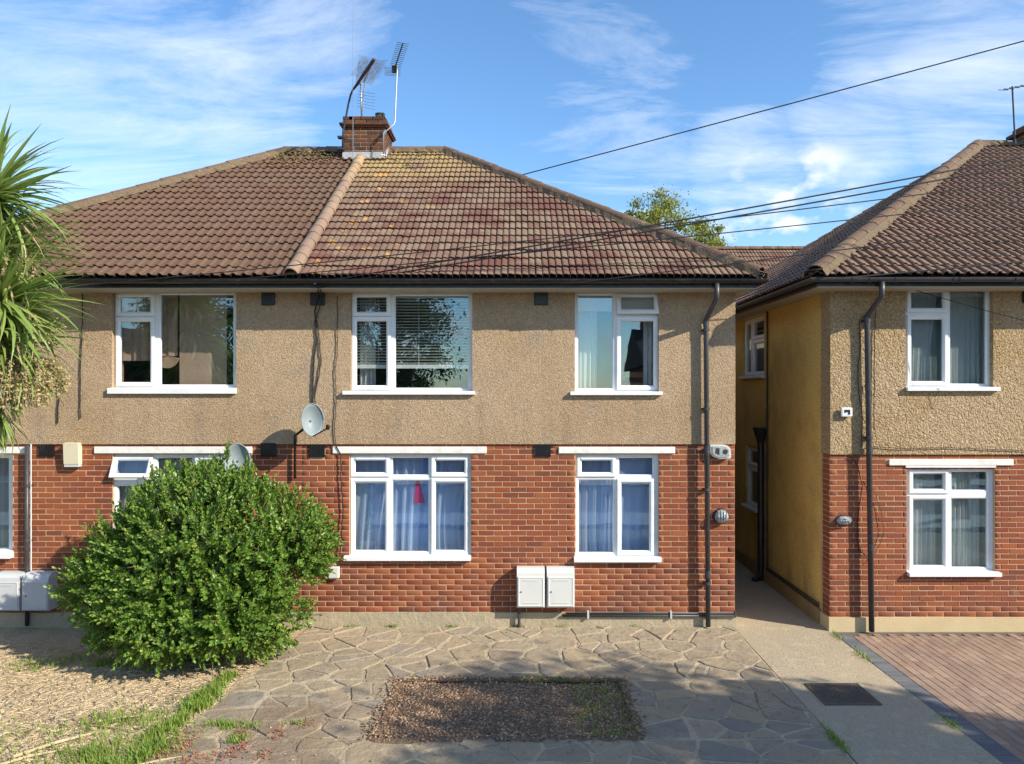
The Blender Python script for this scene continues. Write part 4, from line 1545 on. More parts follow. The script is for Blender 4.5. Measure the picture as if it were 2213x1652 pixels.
room(hc, XC + .3, 10.9, YC + .285, 5.2, [(.2, 2.3), (2.5, ZSC - .05)], [8.2])
PB = lights([(1960, 2046, 623, 675, 'sash'), (1960, 2046, 682, 833, 'sash'), (2052, 2134, 625, 832, 'fixed')], YWC)
window(hc, C1, PB, YWC, sill=(at(1955, 0, YC).x, at(2154, 0, YC).x, at(0, 837, YC).z, at(0, 845, YC).z, YC - .085))
PB = lights([(1964, 2047, 1016, 1066, 'sash'), (1964, 2047, 1072, 1231, 'sash'), (2055, 2137, 1018, 1062, 'fixed'), (2055, 2137, 1076, 1229, 'fixed')], YWC)
window(hc, C2, PB, YWC, sill=(at(1960, 0, YC).x, at(2158, 0, YC).x, at(0, 1236, YC).z, at(0, 1244, YC).z, YC - .075))
lintel(hc, 1920.5, 2188.5, 993, 1006, YC, WHITE, (1956, 2151, 1003, 1011))
louvre_vent(hc, *rc(2206, 2238, 625, 656), YC - .026, BLACK)
EXC = 3.80
YEC = YC - .47
ZEC = at(0, 596, YEC).z
YRC = YC + 4.93
ZRC = at(0, 316, YRC).z
RXC = at(2113, 0, YRC).x
XMC = 10.2
roofC = MB()
RXC2 = 2 * XMC - RXC
EXC2 = 2 * XMC - EXC
roofC.add([(EXC, YEC, ZEC + zo), (EXC2, YEC, ZEC + zo), (EXC2, 2 * YRC - YEC, ZEC + zo), (EXC, 2 * YRC - YEC, ZEC + zo), (RXC, YRC, ZRC + zo), (RXC2, YRC, ZRC + zo)],
          [(0, 1, 5, 4), (0, 4, 3), (2, 3, 4, 5), (0, 3, 2, 1), (1, 2, 5)])
roofC = roofC.build('roof', UNDER, hc)
VC = Vector((0, YRC - YEC, ZRC - ZEC))
VCL = VC.length
VC.normalize()
hC0, hC1 = Vector((EXC, YEC, ZEC)), Vector((RXC, YRC, ZRC))
nC = Vector((0, -VC.z, VC.y))
hn = (hC1 - hC0).cross(nC).normalized()
if hn.x < 0:
    hn = -hn
tile_roof(roofC, Vector((EXC, YEC, ZEC)), Vector((1, 0, 0)), VC, 12.0 - EXC, VCL, 0.1385, GA, 'roll', TILE_C,
          [(hC0, hn), (Vector((0, YRC, ZRC)) - VC * .02, -VC)], 225, rows_rank(1700, 2240), seed=4)
VS = Vector((RXC - EXC, 0, ZRC - ZEC))
VSL = VS.length
VS.normalize()
US = Vector((0, -1, 0))
nS = Vector((-VS.z, 0, VS.x))
hs = (hC1 - hC0).cross(nS).normalized()
if hs.y < 0:
    hs = -hs
tile_roof(roofC, Vector((EXC, 2 * YRC - YEC, ZEC)), US, VS, 2 * (YRC - YEC), VSL, 0.1385, GA, 'roll', TILE_C,
          [(hC0, hs), (Vector((EXC, 2 * YRC - YEC, ZEC)), Vector((hs.x, -hs.y, hs.z)))], 75, lambda b: b.y, seed=6)
hipnc = Vector((-0.45, -0.45, 1)).normalized()
bedding(roofC, hC0 + Vector((0, 0, .03)), hC1 + Vector((0, 0, .03)), hipnc, .16, .04, BEDDING)
half_tiles(roofC, hC0 + Vector((.02, .02, .05)), hC1 + Vector((0, 0, .04)), hipnc, .115, .42, RIDGE, 'hip_tile', over=.05, squash=.8)
bedding(roofC, (RXC, YRC, ZRC + .02), (RXC2, YRC, ZRC + .02), UPZ, .16, .035, BEDDING)
half_tiles(roofC, (RXC - .05, YRC, ZRC + .025), (XMC - .4, YRC, ZRC + .025), UPZ, .115, .40, RIDGE, 'ridge_tile', over=.03, squash=.75)
YFC = YC - .40
MB().box(EXC + .06, 12, YFC, YFC + .022, ZSC - .005, ZEC - .01).build('fascia', BLACK, hc)
MB().box(EXC + .06, EXC + .082, YFC + .024, 10, ZSC - .005, ZEC - .01).build('fascia', BLACK, hc)
MB().box(EXC + .085, 12, YFC, YC, ZSC - .022, ZSC - .007).build('soffit', SOFFIT, hc)
MB().box(EXC + .085, XC, YC + .003, 10, ZSC - .022, ZSC - .007).build('soffit', SOFFIT, hc)
gzc, gyc = ZEC - .028, YFC - .062
gxc = EXC - .002
gutter(hc, [((gxc, 10, gzc), (-1, 0, 0)), ((gxc, gyc, gzc), (-1, -1, 0)), ((12, gyc, gzc), (0, -1, 0))], PIPE,
       clips=[((x, gyc, gzc), (1, 0, 0), (0, -1, 0)) for x in (4.3, 4.52, 4.85, 5.6, 5.68, 6.4)])
d0, d1 = at(1906, 0, gyc).x, at(1867, 0, YC).x
downpipe(hc, [(d0, gyc, gzc - .05), (d0, gyc, ZSC - .14), (d1, YC - .095, ZSC - .36), (d1, YC - .095, ZSC - .5), (d1 + .06, YC - .095, .02)], .036, PIPE,
         [(d1 + .005, YC - .095, ZSC - .42), (d1 + .03, YC - .095, 2.62)], YC - .02, sock=[(d1, YC - .095, ZSC - .40), (d1 + .015, YC - .095, 3.3), (d1 + .033, YC - .095, 2.45), (d1 + .05, YC - .095, 1.15)])
# passage pipes
MB().tube([(XC - .08, 2.45, 2.38), (XC - .08, 2.45, .02)], .055, 12).tube([(XC - .08, 2.45, 2.36), (XC - .08, 2.45, 2.62)], [.06, .14], 10).tube([(XC - .08, 2.45, .1), (XC - .22, 2.4, .02)], .05, 10).build('soil_pipe', BLACK, hc)
MB().tube([(XC - .025, 2.28, ZSC - .03), (XC - .025, 2.28, .2)], .016, 8).build('waste_pipe', BLACK, hc)
MB().tube([(XC - .03, YC + .3, ZPC + .06), (XC - .03, 2.2, ZPC + .06)], .014, 6).tube([(XC - .03, YC + .3, ZPC + .10), (XC - .03, 2.2, ZPC + .09)], .011, 6).build('side_pipes', CABLE_B, hc)
# chimney at the right edge
chc = MB().box(10.2, 10.97, YRC - .35, YRC + .35, 7.4, 8.62).build('chimney', MORTAR, hc)
lay_bricks(chc, 10.19, 10.98, 7.8, .0745, 11, [], YRC - .358, .2215, BRICK_OLD, 20)
MC = Matrix.Translation((10.192, YRC + .36, 0)) @ Matrix.Rotation(-math.pi / 2, 4, 'Z')
lay_bricks(chc, 0, .72, 7.8, .0745, 11, [], 0, .2215, BRICK_OLD, 19, M=MC)
MB().box(10.11, 11.05, YRC - .44, YRC + .44, 8.45, 8.52, .01).build('corbel', BRICK_OLD, chc)
MB().tube([(10.37, YRC, 8.6), (10.37, YRC, 8.82)], [.13, .11], 12).build('chimney_pot', mat('pot_dark_2', [(.06, .05, .045)], .8), chc)

# ---- house behind, seen between the two roofs
hr = thing('house', 'low red tiled house behind, in the gap between the front roofs', 'house', (6, 13.5, 0))
MB().box(1.2, 11.0, 10.6, 16.4, 0, 5.3).build('wall', OCHRE, hr)
YH0, YH1 = 10.3, 13.5
ZH1 = at(0, 541, YH1).z
ZH0 = ZH1 - 2.25
rr = MB().add([(.8, YH0, ZH0), (11.4, YH0, ZH0), (11.4, 16.7, ZH0), (.8, 16.7, ZH0), (3.4, YH1, ZH1), (9.5, YH1, ZH1)], [(0, 1, 5, 4), (1, 2, 5), (2, 3, 4, 5), (3, 0, 4)]).build('roof', UNDER, hr)
VH = Vector((0, YH1 - YH0, ZH1 - ZH0))
VHL = VH.length
VH.normalize()
tile_roof(rr, Vector((.8, YH0, ZH0)) + Vector((0, 0, .02)), Vector((1, 0, 0)), VH, 10.6, VHL, .21, .30, 'pans', TILE_B,
          [(Vector((.8, YH0, ZH0)), Vector((.75, -.55, 0))), (Vector((11.4, YH0, ZH0)), Vector((-.85, -.5, 0))), (Vector((0, YH1, ZH1)), -VH)], 90,
          lambda b: (0 if 1555 < CX + b.x / (b.y + D0) * F < 1750 else 1, -b.z), seed=9)
half_tiles(rr, (3.3, YH1, ZH1 + .02), (9.6, YH1, ZH1 + .02), UPZ, .13, .45, RIDGE, 'ridge_tile', over=.03, squash=.8)

# ------------------------------------------------------------------ curtains, blinds and things behind the panes
YI = .215


def cz(a, b, c, d, Y=YI):
    return rect(a, b, c, d, Y)


def cur(name, r, m, label, Y=YI, **k):
    x0, x1, z0, z1 = cz(*r, Y)
    return curtain(name, x0, x1, z0, z1, Y, m, label, **k)


G1 = 'blue and white curtains in the downstairs windows'
cur('net_curtain', (762, 846, 986, 1200), NET, 'white net curtain drawn to the left in the left light of the three light window', folds=4, amp=.085, gather=.75, group=G1, seed=1, lean=-.02)
cur('net_curtain', (844, 915, 986, 1200), NET, 'white net curtain with long folds in the middle of the three light window', folds=3.5, amp=.09, gather=.85, group=G1, seed=2)
cur('net_curtain', (930, 1014, 986, 1200), NET, 'white net curtain swept to the right in the right light of the three light window', folds=4, amp=.085, pull=.22, gather=.5, group=G1, seed=3)
cur('drape', (752, 1024, 984, 1204), DRAPE_BLUE, 'blue drape behind the nets of the three light window', Y=.35, folds=16, amp=.025, group=G1, seed=4)
cur('net_curtain', (1249, 1334, 986, 1200), NET, 'white net curtain in wide folds at the left of the two light window', folds=4, amp=.09, gather=.9, group=G1, seed=5, lean=.02)
cur('net_curtain', (1330, 1418, 986, 1200), NET, 'white net curtain in wide folds at the right of the two light window', folds=3.5, amp=.09, gather=.8, group=G1, seed=6)
cur('drape', (1240, 1430, 984, 1204), DRAPE_BLUE, 'blue drape behind the nets of the two light window', Y=.35, folds=12, amp=.025, group=G1, seed=7)
x0, x1, z0, z1 = rect(897, 920, 1034, 1086, .225)
solo(MB().add([(x0 + .02, .14, z1), (x1 - .08, .14, z1), (x1, .135, z0), (x0, .142, z0), (x0 + .02, .16, z1), (x1 - .08, .16, z1), (x1, .16, z0), (x0, .16, z0)],
              [(0, 3, 2, 1), (4, 5, 6, 7), (0, 1, 5, 4), (2, 3, 7, 6), (1, 2, 6, 5), (3, 0, 4, 7)]), 'hanging_cloth', PINK, 'bright pink cloth hanging in the middle of the three light window', 'cloth')

# upper left window of the right half: slatted blind and a sheer at its left
x0, x1, z0, z1 = cz(762, 1018, 640, 797, .155)
bl = thing('venetian_blind', 'white slatted blind let three quarters down in the wide upstairs window', 'blind', ((x0 + x1) / 2, .155, z0))
sl = MB()
sl.add([(x0, -.016, .006), (x1, -.016, .006), (x1, .016, -.006), (x0, .016, -.006), (x0, -.016, .008), (x1, -.016, .008), (x1, .016, -.004), (x0, .016, -.004)],
       [(0, 3, 2, 1), (4, 5, 6, 7), (0, 1, 5, 4), (1, 2, 6, 5), (2, 3, 7, 6), (3, 0, 4, 7)])
slm = sl.mesh('slat', BLINDM)
z = z1 - .03
while z > z0 + .06:
    link('slat', slm, bl, Matrix.Translation((0, .155, z)) @ Matrix.Rotation(random.uniform(-.05, .05), 4, 'X'))
    z -= .0415
MB().box(x0, x1, .135, .175, z0, z0 + .055, .006).build('bottom_rail', BLINDM, bl)
MB().box(x0, x1, .13, .18, z1 - .02, z1 + .04).build('head_rail', BLINDM, bl)
for f in (.22, .56, .86):
    MB().tube([(x0 + (x1 - x0) * f, .137, z0), (x0 + (x1 - x0) * f, .137, z1)], .003, 4).build('ladder_cord', BLINDM, bl)
cur('sheer_curtain', (778, 812, 636, 846), WHITECLOTH, 'narrow white sheer hanging behind the slatted blind', Y=.23, folds=3, amp=.025, seed=11)

# upper right window of the right half
cur('sheer_curtain', (1247, 1290, 636, 846), WHITECLOTH, 'white sheer gathered at the left of the two light upstairs window', folds=4, amp=.028, seed=12, gather=1.0)
cur('sheer_curtain', (1390, 1418, 636, 846), WHITECLOTH, 'thin white sheer gathered at the right of the two light upstairs window', folds=3, amp=.025, seed=13)
x0, x1, z0, z1 = cz(1246, 1418, 634, 672, .14)
solo(MB().box(x0, x1, .138, .142, z0, z1).tube([(x0, .14, z0), (x1, .14, z0)], .009, 8), 'roller_blind', WHITECLOTH, 'cream roller blind pulled down a hand wide in the two light upstairs window', 'blind')
x0, x1, z0, z1 = rect(1345, 1405, 802, 862, .55)
c = thing('dining_chair', 'orange wooden chair back standing behind the two light upstairs window', 'chair', ((x0 + x1) / 2, .6, 2.62))
for xx in (x0, x1 - .045):
    MB().box(xx, xx + .045, .55, .585, 2.62, z1, .006).build('back_post', ORANGEW, c)
for (a, b) in ((z1 - .10, z1 - .02), (z1 - .27, z1 - .17)):
    MB().box(x0 + .046, x1 - .046, .557, .577, a, b, .006).build('back_rail', ORANGEW, c)
MB().box(x0, x1, .59, 1.0, 3.03, 3.07, .01).build('seat', ORANGEW, c)
for xx in (x0 + .02, x1 - .02):
    MB().tube([(xx, .97, 3.03), (xx, .99, 2.62)], .02, 6).build('leg', ORANGEW, c)

# upstairs left house: tan swag, pleated fan and flat blind
cur('fabric_blind', (388, 490, 634, 846), TANCLOTH, 'flat tan cloth blind hanging in the right part of the left upstairs window', folds=1.5, amp=.006, seed=14, cat='blind')
cur('swag_blind', (258, 330, 634, 780), TANCLOTH, 'gathered tan swag in the left part of the left upstairs window', folds=3, amp=.035, seed=15, cat='blind')
cur('swag_blind', (344, 384, 634, 770), TANCLOTH, 'gathered tan swag behind the pleated fan in the left upstairs window', folds=2, amp=.03, seed=16, cat='blind')
fc = at(362, 770, .13)
fan = MB()
for i in range(18):
    a0, a1 = math.radians(195 + i * 8.6), math.radians(195 + (i + 1) * 8.6)
    am = (a0 + a1) / 2
    R_ = .17
    fan.add([tuple(fc), (fc.x + R_ * math.cos(a0), fc.y, fc.z + R_ * math.sin(a0)), (fc.x + R_ * math.cos(am), fc.y - .018, fc.z + R_ * math.sin(am)), (fc.x + R_ * math.cos(a1), fc.y, fc.z + R_ * math.sin(a1))], [(0, 1, 2), (0, 2, 3)])
solo(fan, 'pleated_fan', TANCLOTH, 'tan pleated cloth fan at the foot of the swag in the left upstairs window', 'decoration')
cur('net_curtain', (-150, 22, 986, 1194), NET_C, 'pale net curtain in the window behind the spiky leaves, far left downstairs', folds=12, amp=.03, seed=17)
cur('net_curtain', (250, 505, 986, 1200), NET_C, 'pale net curtain in the downstairs window behind the shrub', folds=14, amp=.03, seed=18)
# right house
YIC = YC + .17
G2 = 'net curtains in the right hand house'
cur('net_curtain', (1962, 2024, 622, 838), NET_C, 'pale net curtain drawn to the left, upstairs in the right hand house', Y=YIC, folds=5, amp=.03, seed=19, group=G2, gather=.72)
cur('net_curtain', (2046, 2142, 622, 838), NET_C, 'pale net curtain in full folds at the right, upstairs in the right hand house', Y=YIC, folds=8, amp=.03, seed=20, group=G2)
cur('net_curtain', (1966, 2020, 1012, 1236), NET_C, 'pale net curtain at the left, downstairs in the right hand house', Y=YIC, folds=5, amp=.03, seed=21, group=G2)
cur('net_curtain', (2050, 2116, 1012, 1236), NET_C, 'pale net curtain in tight pleats at the right, downstairs in the right hand house', Y=YIC, folds=8, amp=.022, seed=22, group=G2)
cur('drape', (1955, 2150, 620, 845), DRAPE_GREY, 'grey green drape behind the nets upstairs in the right hand house', Y=YC + .27, folds=12, amp=.02, seed=23)
cur('drape', (1958, 2155, 1010, 1242), DRAPE_GREY, 'grey green drape behind the nets downstairs in the right hand house', Y=YC + .27, folds=12, amp=.02, seed=24)


# ------------------------------------------------------------------ meter boxes, lamps, boxes on the walls
def meter_box(xl, xr, yt, yb, label, m, depth=.21):
    x0, x1, z0, z1 = rect(xl, xr, yt, yb, -depth)
    t = thing('meter_box', label, 'meter box', ((x0 + x1) / 2, 0, z0), 'wall mounted meter boxes')
    yf, yb_ = -depth, -.004
    h = z1 - z0
    w = x1 - x0
    # hooded body: straight front, rounded top
    prof = [(yb_, z0), (yf + .03, z0), (yf + .012, z0 + .012), (yf + .012, z1 - .10), (yf + .018, z1 - .055), (yf + .05, z1 - .018), (yf + .10, z1), (yb_, z1)]
    mb = MB()
    n = len(prof)
    mb.add([(x0, y, z) for y, z in prof] + [(x1, y, z) for y, z in prof], [tuple(range(n)), tuple(reversed(range(n, 2 * n)))] + [(i, i + n, (i + 1) % n + n, (i + 1) % n) for i in range(n)])
    mb.build('body', m, t)
    d = MB()
    dx0, dx1, dz0, dz1 = x0 + .014, x1 - .014, z0 + .02, z1 - .105
    d.ring(dx0, dx1, dz0, dz1, [(0, yf + .016), (0, yf + .004), (.005, yf), (.016, yf), (.02, yf + .004)])
    d.quad((dx0 + .02, yf + .004, dz0 + .02), (dx1 - .02, yf + .004, dz0 + .02), (dx1 - .02, yf + .004, dz1 - .02), (dx0 + .02, yf + .004, dz1 - .02))
    door = d.build('door', m, t)
    for z in (dz0 + .05, dz1 - .045):
        MB().box(dx0 + .07, dx1 - .07, yf - .001, yf + .006, z - .004, z + .004).build('door_rib', m, door)
    MB().tube([(dx0 + .045, yf - .006, (dz0 + dz1) / 2), (dx0 + .045, yf + .008, (dz0 + dz1) / 2)], .009, 8).build('lock', STEELD, door)
    return t


meter_box(1117, 1177.5, 1231, 1315, 'white meter box on the brick wall, the one with the grey pipe below it', METER)
meter_box(1182, 1242, 1231, 1315, 'white meter box beside the black pipes, to the right of its twin', METER)
meter_box(46, 103, 1242, 1322, 'grey meter box half shaded by the shrub', GRP, .22)
meter_box(-18, 40, 1242, 1322, 'grey meter box at the left edge under the net curtained window', GRP, .22)
p = at(1122, 0, -.06)
solo(MB().tube([(p.x, -.08, .50), (p.x, -.08, .02)], .019, 10).box(p.x - .03, p.x + .03, -.10, -.035, .30, .33), 'gas_pipe', PIPE, 'grey pipe running from the meter box down to the paving', 'pipe', smooth=False)
# black pipes along the plinth
pb = thing('wall_pipes', 'two thin black pipes clipped along the top of the plinth', 'pipes', (at(1400, 0).x, -.06, .20))
for z, r, xa_, xb_ in ((at(0, 1323).z, .012, 1222, 1584), (at(0, 1329).z, .016, 1215, 1586)):
    MB().tube([(at(xa_, 0).x, -.055, z), (at(xb_, 0).x, -.055, z)], r, 8).build('pipe', PIPE, pb, smooth=True)
for px in (1270, 1448):
    x = at(px, 0).x
    MB().box(x - .012, x + .012, -.082, -.03, at(0, 1334).z, at(0, 1318).z).build('pipe_clip', GRP, pb)
x = at(1586, 0).x
MB().tube([(x, -.055, at(0, 1332).z), (x, -.055, at(0, 1318).z)], .018, 8).build('pipe_elbow', PIPE, pb)

x0, x1, z0, z1 = rect(137, 169, 957, 1005, -.09)
t = thing('alarm_box', 'cream alarm box high on the brick wall', 'alarm box', ((x0 + x1) / 2, 0, z0))
MB().add([(x0, 0, z0), (x1, 0, z0), (x1, 0, z1), (x0, 0, z1), (x0 + .0, -.085, z0 + .01), (x1, -.085, z0 + .01), (x1, -.10, z1 - .012), (x0, -.10, z1 - .012)],
         [(4, 5, 6, 7), (0, 4, 7, 3), (1, 2, 6, 5), (3, 7, 6, 2), (0, 1, 5, 4)]).build('cover', CREAMP, t)
MB().box(x0 + .004, x1 - .004, -.08, -.002, z0 - .03, z0 + .008).build('back_plate', GRP, t)
x0, x1, z0, z1 = rect(709, 732, 1226, 1251, -.07)
t = thing('junction_box', 'small white box on the brickwork beside the shrub', 'junction box', ((x0 + x1) / 2, 0, z0))
MB().box(x0, x1, -.07, -.002, z0, z1, .012).build('body', METER, t)
MB().box(x0 + .012, x1 - .012, -.073, -.0705, z0 + .012, z1 - .012).build('lid', METER, t)


def ellipse_lamp(cx_, cz_, rx, rz, y0, dep, n=24, rings=5, half=False):
    mb = MB()
    for j in range(rings + 1):
        t_ = j / rings * math.pi / 2
        for i in range(n):
            a = 2 * math.pi * i / n
            mb.v.append((cx_ + rx * math.cos(t_) * math.cos(a), y0 - dep * math.sin(t_), cz_ + rz * math.cos(t_) * math.sin(a)))
    for j in range(rings):
        for i in range(n):
            i2 = (i + 1) % n
            mb.f.append((j * n + i, j * n + i2, (j + 1) * n + i2, (j + 1) * n + i))
    return mb


# round bulkhead lamp
c = at(1559.5, 1117, -.05)
r = .108
t = thing('bulkhead_lamp', 'round bulkhead lamp with a barred grey glass on the brick corner', 'lamp', (c.x, 0, c.z - r))
MB().tube([(c.x, 0, c.z), (c.x, -.05, c.z)], [r, r * .95], 24).build('base', STEELD, t)
ellipse_lamp(c.x, c.z, r * .88, r * .88, -.05, .06).build('lens', LENS, t, smooth=True)
for dx in (-.055, -.018, .018, .055):
    zz_ = math.sqrt(max(0, (r * .93) ** 2 - dx * dx))
    MB().tube([(c.x + dx, -.045, c.z - zz_), (c.x + dx, -.105, c.z - zz_ * .6), (c.x + dx, -.118, c.z), (c.x + dx, -.105, c.z + zz_ * .6), (c.x + dx, -.045, c.z + zz_)], .007, 6).build('guard_bar', ALU, t)
# half moon lamp near the top of the corner
x0, x1, z0, z1 = rect(1533, 1578, 961, 991, -.03)
t = thing('wall_lamp', 'white half moon wall lamp under the render beside the downpipe', 'lamp', ((x0 + x1) / 2, 0, z0))
poly = [(x0, z1), (x0 + .005, z1 - .035)]
for i in range(9):
    a = math.pi + i / 8 * math.pi / 2 * 1.0
    poly.append((x0 + .15 + .145 * math.cos(a) * 1.0, z0 + .09 + .09 * math.sin(a)))
poly += [(x1 - .01, z0 + .004), (x1, z0 + .02), (x1, z1 - .09)]
for i in range(6):
    a = i / 5 * math.pi / 2
    poly.append((x1 - .10 + .10 * math.cos(a), z1 - .10 + .10 * math.sin(a)))
MB().prism(poly, -.075, -.002).build('shell', METER, t)
cxm, czm = (x0 + x1) / 2, (z0 + z1) / 2
MB().prism([(cxm + (a - cxm) * .8, czm + (b - czm) * .78) for a, b in poly], -.088, -.076).build('lens', LENS, t)
MB().prism([(cxm - .075, czm - .02), (cxm - .02, czm - .04), (cxm - .02, czm + .05), (cxm - .065, czm + .05)], -.092, -.0885).build('bulb_holder', STEELD, t)
MB().tube([(cxm + .06, -.092, czm), (cxm + .06, -.0885, czm)], .035, 12).build('sensor', STEELD, t)
# white square plate lamp on the right house
x0, x1, z0, z1 = rect(1817, 1841, 881, 901, YC - .06)
t = thing('security_light', 'white rounded security light on the render of the right house', 'lamp', ((x0 + x1) / 2, YC, z0))
MB().box(x0, x1, YC - .085, YC - .05, z0, z1, .016).build('body', UPVC, t)
MB().box(x0 + .05, x0 + .10, YC - .05, YC - .02, z0 + .03, z0 + .09).build('bracket', METER, t)
cm = (x0 + x1) / 2
MB().prism([(cm - .035, z1 - .03), (cm + .04, z1 - .03), (cm + .04, z0 + .03), (cm + .015, z0 + .03), (cm + .015, z1 - .06), (cm - .012, z1 - .06), (cm - .012, z0 + .06), (cm - .035, z0 + .05)], YC - .090, YC - .0855).build('sensor', BLACK, t)
# lantern with a cast front on the right house brickwork
c = at(1827, 1126, YC - .05)
t = thing('bulkhead_lamp', 'oval lamp with a patterned cast guard on the right house brickwork', 'lamp', (c.x, YC, c.z - .07))
ellipse_lamp(c.x, c.z, .125, .075, YC, .05, 20, 3).build('base', STEELD, t, smooth=True)
ellipse_lamp(c.x - .01, c.z, .10, .06, YC - .03, .06, 18, 4).build('lens', LENS, t, smooth=True)
gd = MB()
for i in range(5):
    dx = -.07 + i * .032
    gd.tube([(c.x + dx, YC - .05, c.z - .052), (c.x + dx, YC - .098, c.z), (c.x + dx, YC - .05, c.z + .052)], .006, 5)
for dz in (-.03, 0, .03):
    gd.tube([(c.x - .095, YC - .045, c.z + dz), (c.x - .01, YC - .098, c.z + dz), (c.x + .075, YC - .045, c.z + dz)], .006, 5)
gd.build('guard', ALU, t)


# ------------------------------------------------------------------ satellite dishes
def dish(px, py, rx, rz, Y, label, yaw, tilt, mount):
    c = at(px, py, Y)
    t = thing('satellite_dish', label, 'satellite dish', (c.x, 0, c.z - rz), 'satellite dishes')
    R = Matrix.Translation(c) @ Matrix.Rotation(yaw, 4, 'Z') @ Matrix.Rotation(tilt, 4, 'X')
    n, rings = 28, 7
    mb = MB()
    for side in (0, 1):
        for j in range(rings + 1):
            q = j / rings
            for i in range(n):
                a = 2 * math.pi * i / n
                mb.v.append((rx * q * math.cos(a), .10 * (1 - q * q) + (.006 if side else 0), rz * q * math.sin(a)))
    N2 = (rings + 1) * n
    for s_ in (0, 1):
        for j in range(rings):
            for i in range(n):
                i2 = (i + 1) % n
                f = (s_ * N2 + j * n + i, s_ * N2 + j * n + i2, s_ * N2 + (j + 1) * n + i2, s_ * N2 + (j + 1) * n + i)
                mb.f.append(f)
    for i in range(n):
        i2 = (i + 1) % n
        mb.f.append((rings * n + i, rings * n + i2, N2 + rings * n + i2, N2 + rings * n + i))
    mb.xform(R)
    mb.build('reflector', DISH, t, smooth=True, fix=False)
    rim = MB().tube([R @ Vector((rx * math.cos(2 * math.pi * i / n), .003, rz * math.sin(2 * math.pi * i / n))) for i in range(n + 1)], .007, 6)
    rim.build('rim', DISH, t, smooth=True)
    bot = R @ Vector((0, 0, -rz))
    foc = R @ Vector((.06, -.36, -rz * .62))
    MB().tube([bot, foc], .011, 6).build('feed_arm', PIPE, t)
    h = MB().tube([foc, foc + Vector((0, .05, .02))], [.026, .022], 10).tube([foc + Vector((0, 0, .0)), foc + Vector((0, -.012, .045))], .02, 8)
    h.build('receiver', BLACK, t)
    back = R @ Vector((0, .13, -.05))
    MB().tube([R @ Vector((0, .1, 0)), back, *mount], .018, 8).build('mount_pole', BLACK, t, smooth=True)
    return t


dish(676, 908, .152, .215, -.36, 'grey satellite dish on the render between the two houses', .62, -.10, [Vector((at(647, 0).x, -.2, at(0, 940).z)), Vector((at(641, 0).x, -.07, at(0, 948).z)), Vector((at(640, 0).x, -.05, at(0, 965).z)), Vector((at(640, 0).x, -.05, at(0, 1034).z))])
dish(512, 996, .165, .225, -.34, 'grey satellite dish standing up behind the top of the shrub', .30, -.10, [Vector((at(520, 0).x, -.12, at(0, 1010).z)), Vector((at(522, 0).x, -.02, at(0, 1015).z))])


# ------------------------------------------------------------------ aerials on the chimneys
def aerial(name, label, loc):
    return thing(name, label, 'aerial', loc, 'roof aerials')


a = aerial('tv_aerial', 'tall silver aerial mast clamped to the right side of the chimney', (-2.5, 3.78, 7.9))
pts = [at(829, 338, 3.62), at(829, 287, 3.66), at(838, 281, 3.68), at(851.5, 268.5, 3.72), at(853.5, 263, 3.74), at(856, 200, 3.76), at(858, 161, 3.78), at(858.5, 138, 3.78)]
MB().tube(pts, .013, 8).build('mast', ALU, a, smooth=True)
MB().tube([at(829, 290, 3.66), at(833, 283, 3.85)], .03, 6).tube([at(822, 335, 3.6), at(832, 336, 3.64)], .02, 6).build('clamp', ALU, a)
b0, b1 = at(854.7, 143, 3.80), at(870.7, 94, 2.92)
MB().tube([b0, b1], .012, 6).build('boom', STEELD, a)
ed = Vector((.978, .18, -.10)).normalized()
for i in range(13):
    p = b0 + (b1 - b0) * (i / 12)
    MB().tube([p - ed * .105, p + ed * .105], .0048, 4).build('element', STEELD, a)
pr_ = at(851, 153, 3.86)
rf = MB()
for i in range(7):
    zz_ = -.075 + i * .025
    rf.tube([pr_ + Vector((-.18, .02, zz_)), pr_ + Vector((.13, .0, zz_ - .03))], .0045, 4)
rf.build('reflector', ALU, a)
MB().box(pr_.x - .03, pr_.x + .06, pr_.y - .06, pr_.y - .01, pr_.z - .06, pr_.z + .08, .012).build('balun_box', BLACK, a)

a = aerial('tv_aerial', 'silver aerial with many crossed rods standing in the chimney top', at(781.7, 251, 4.0))
MB().tube([at(781.7, 254, 4.0), at(779, 170, 4.05)], .017, 8).build('mast', ALU, a, smooth=True)
b0, b1 = at(786, 178, 4.0), at(806, 132, 3.1)
MB().tube([b0, b1], .013, 6).build('boom', ALU, a)
for i in range(18):
    p = b0 + (b1 - b0) * (i / 17)
    l = .16 + .10 * (i / 17)
    for s_ in (-1, 1):
        e2 = Vector((1, .1, s_ * .22 - .15)).normalized()
        MB().tube([p - e2 * l, p + e2 * l], .0032, 4).build('element', ALU, a)
rf = MB()
pp = at(786, 190, 4.05)
for i in range(6):
    rf.tube([pp + Vector((-.12, 0, -.06 - i * .06)), pp + Vector((.22, 0, -.12 - i * .06))], .0035, 4)
rf.tube([pp + Vector((.02, 0, .1)), pp + Vector((-.02, 0, -.45))], .012, 6)
rf.build('reflector', ALU, a)

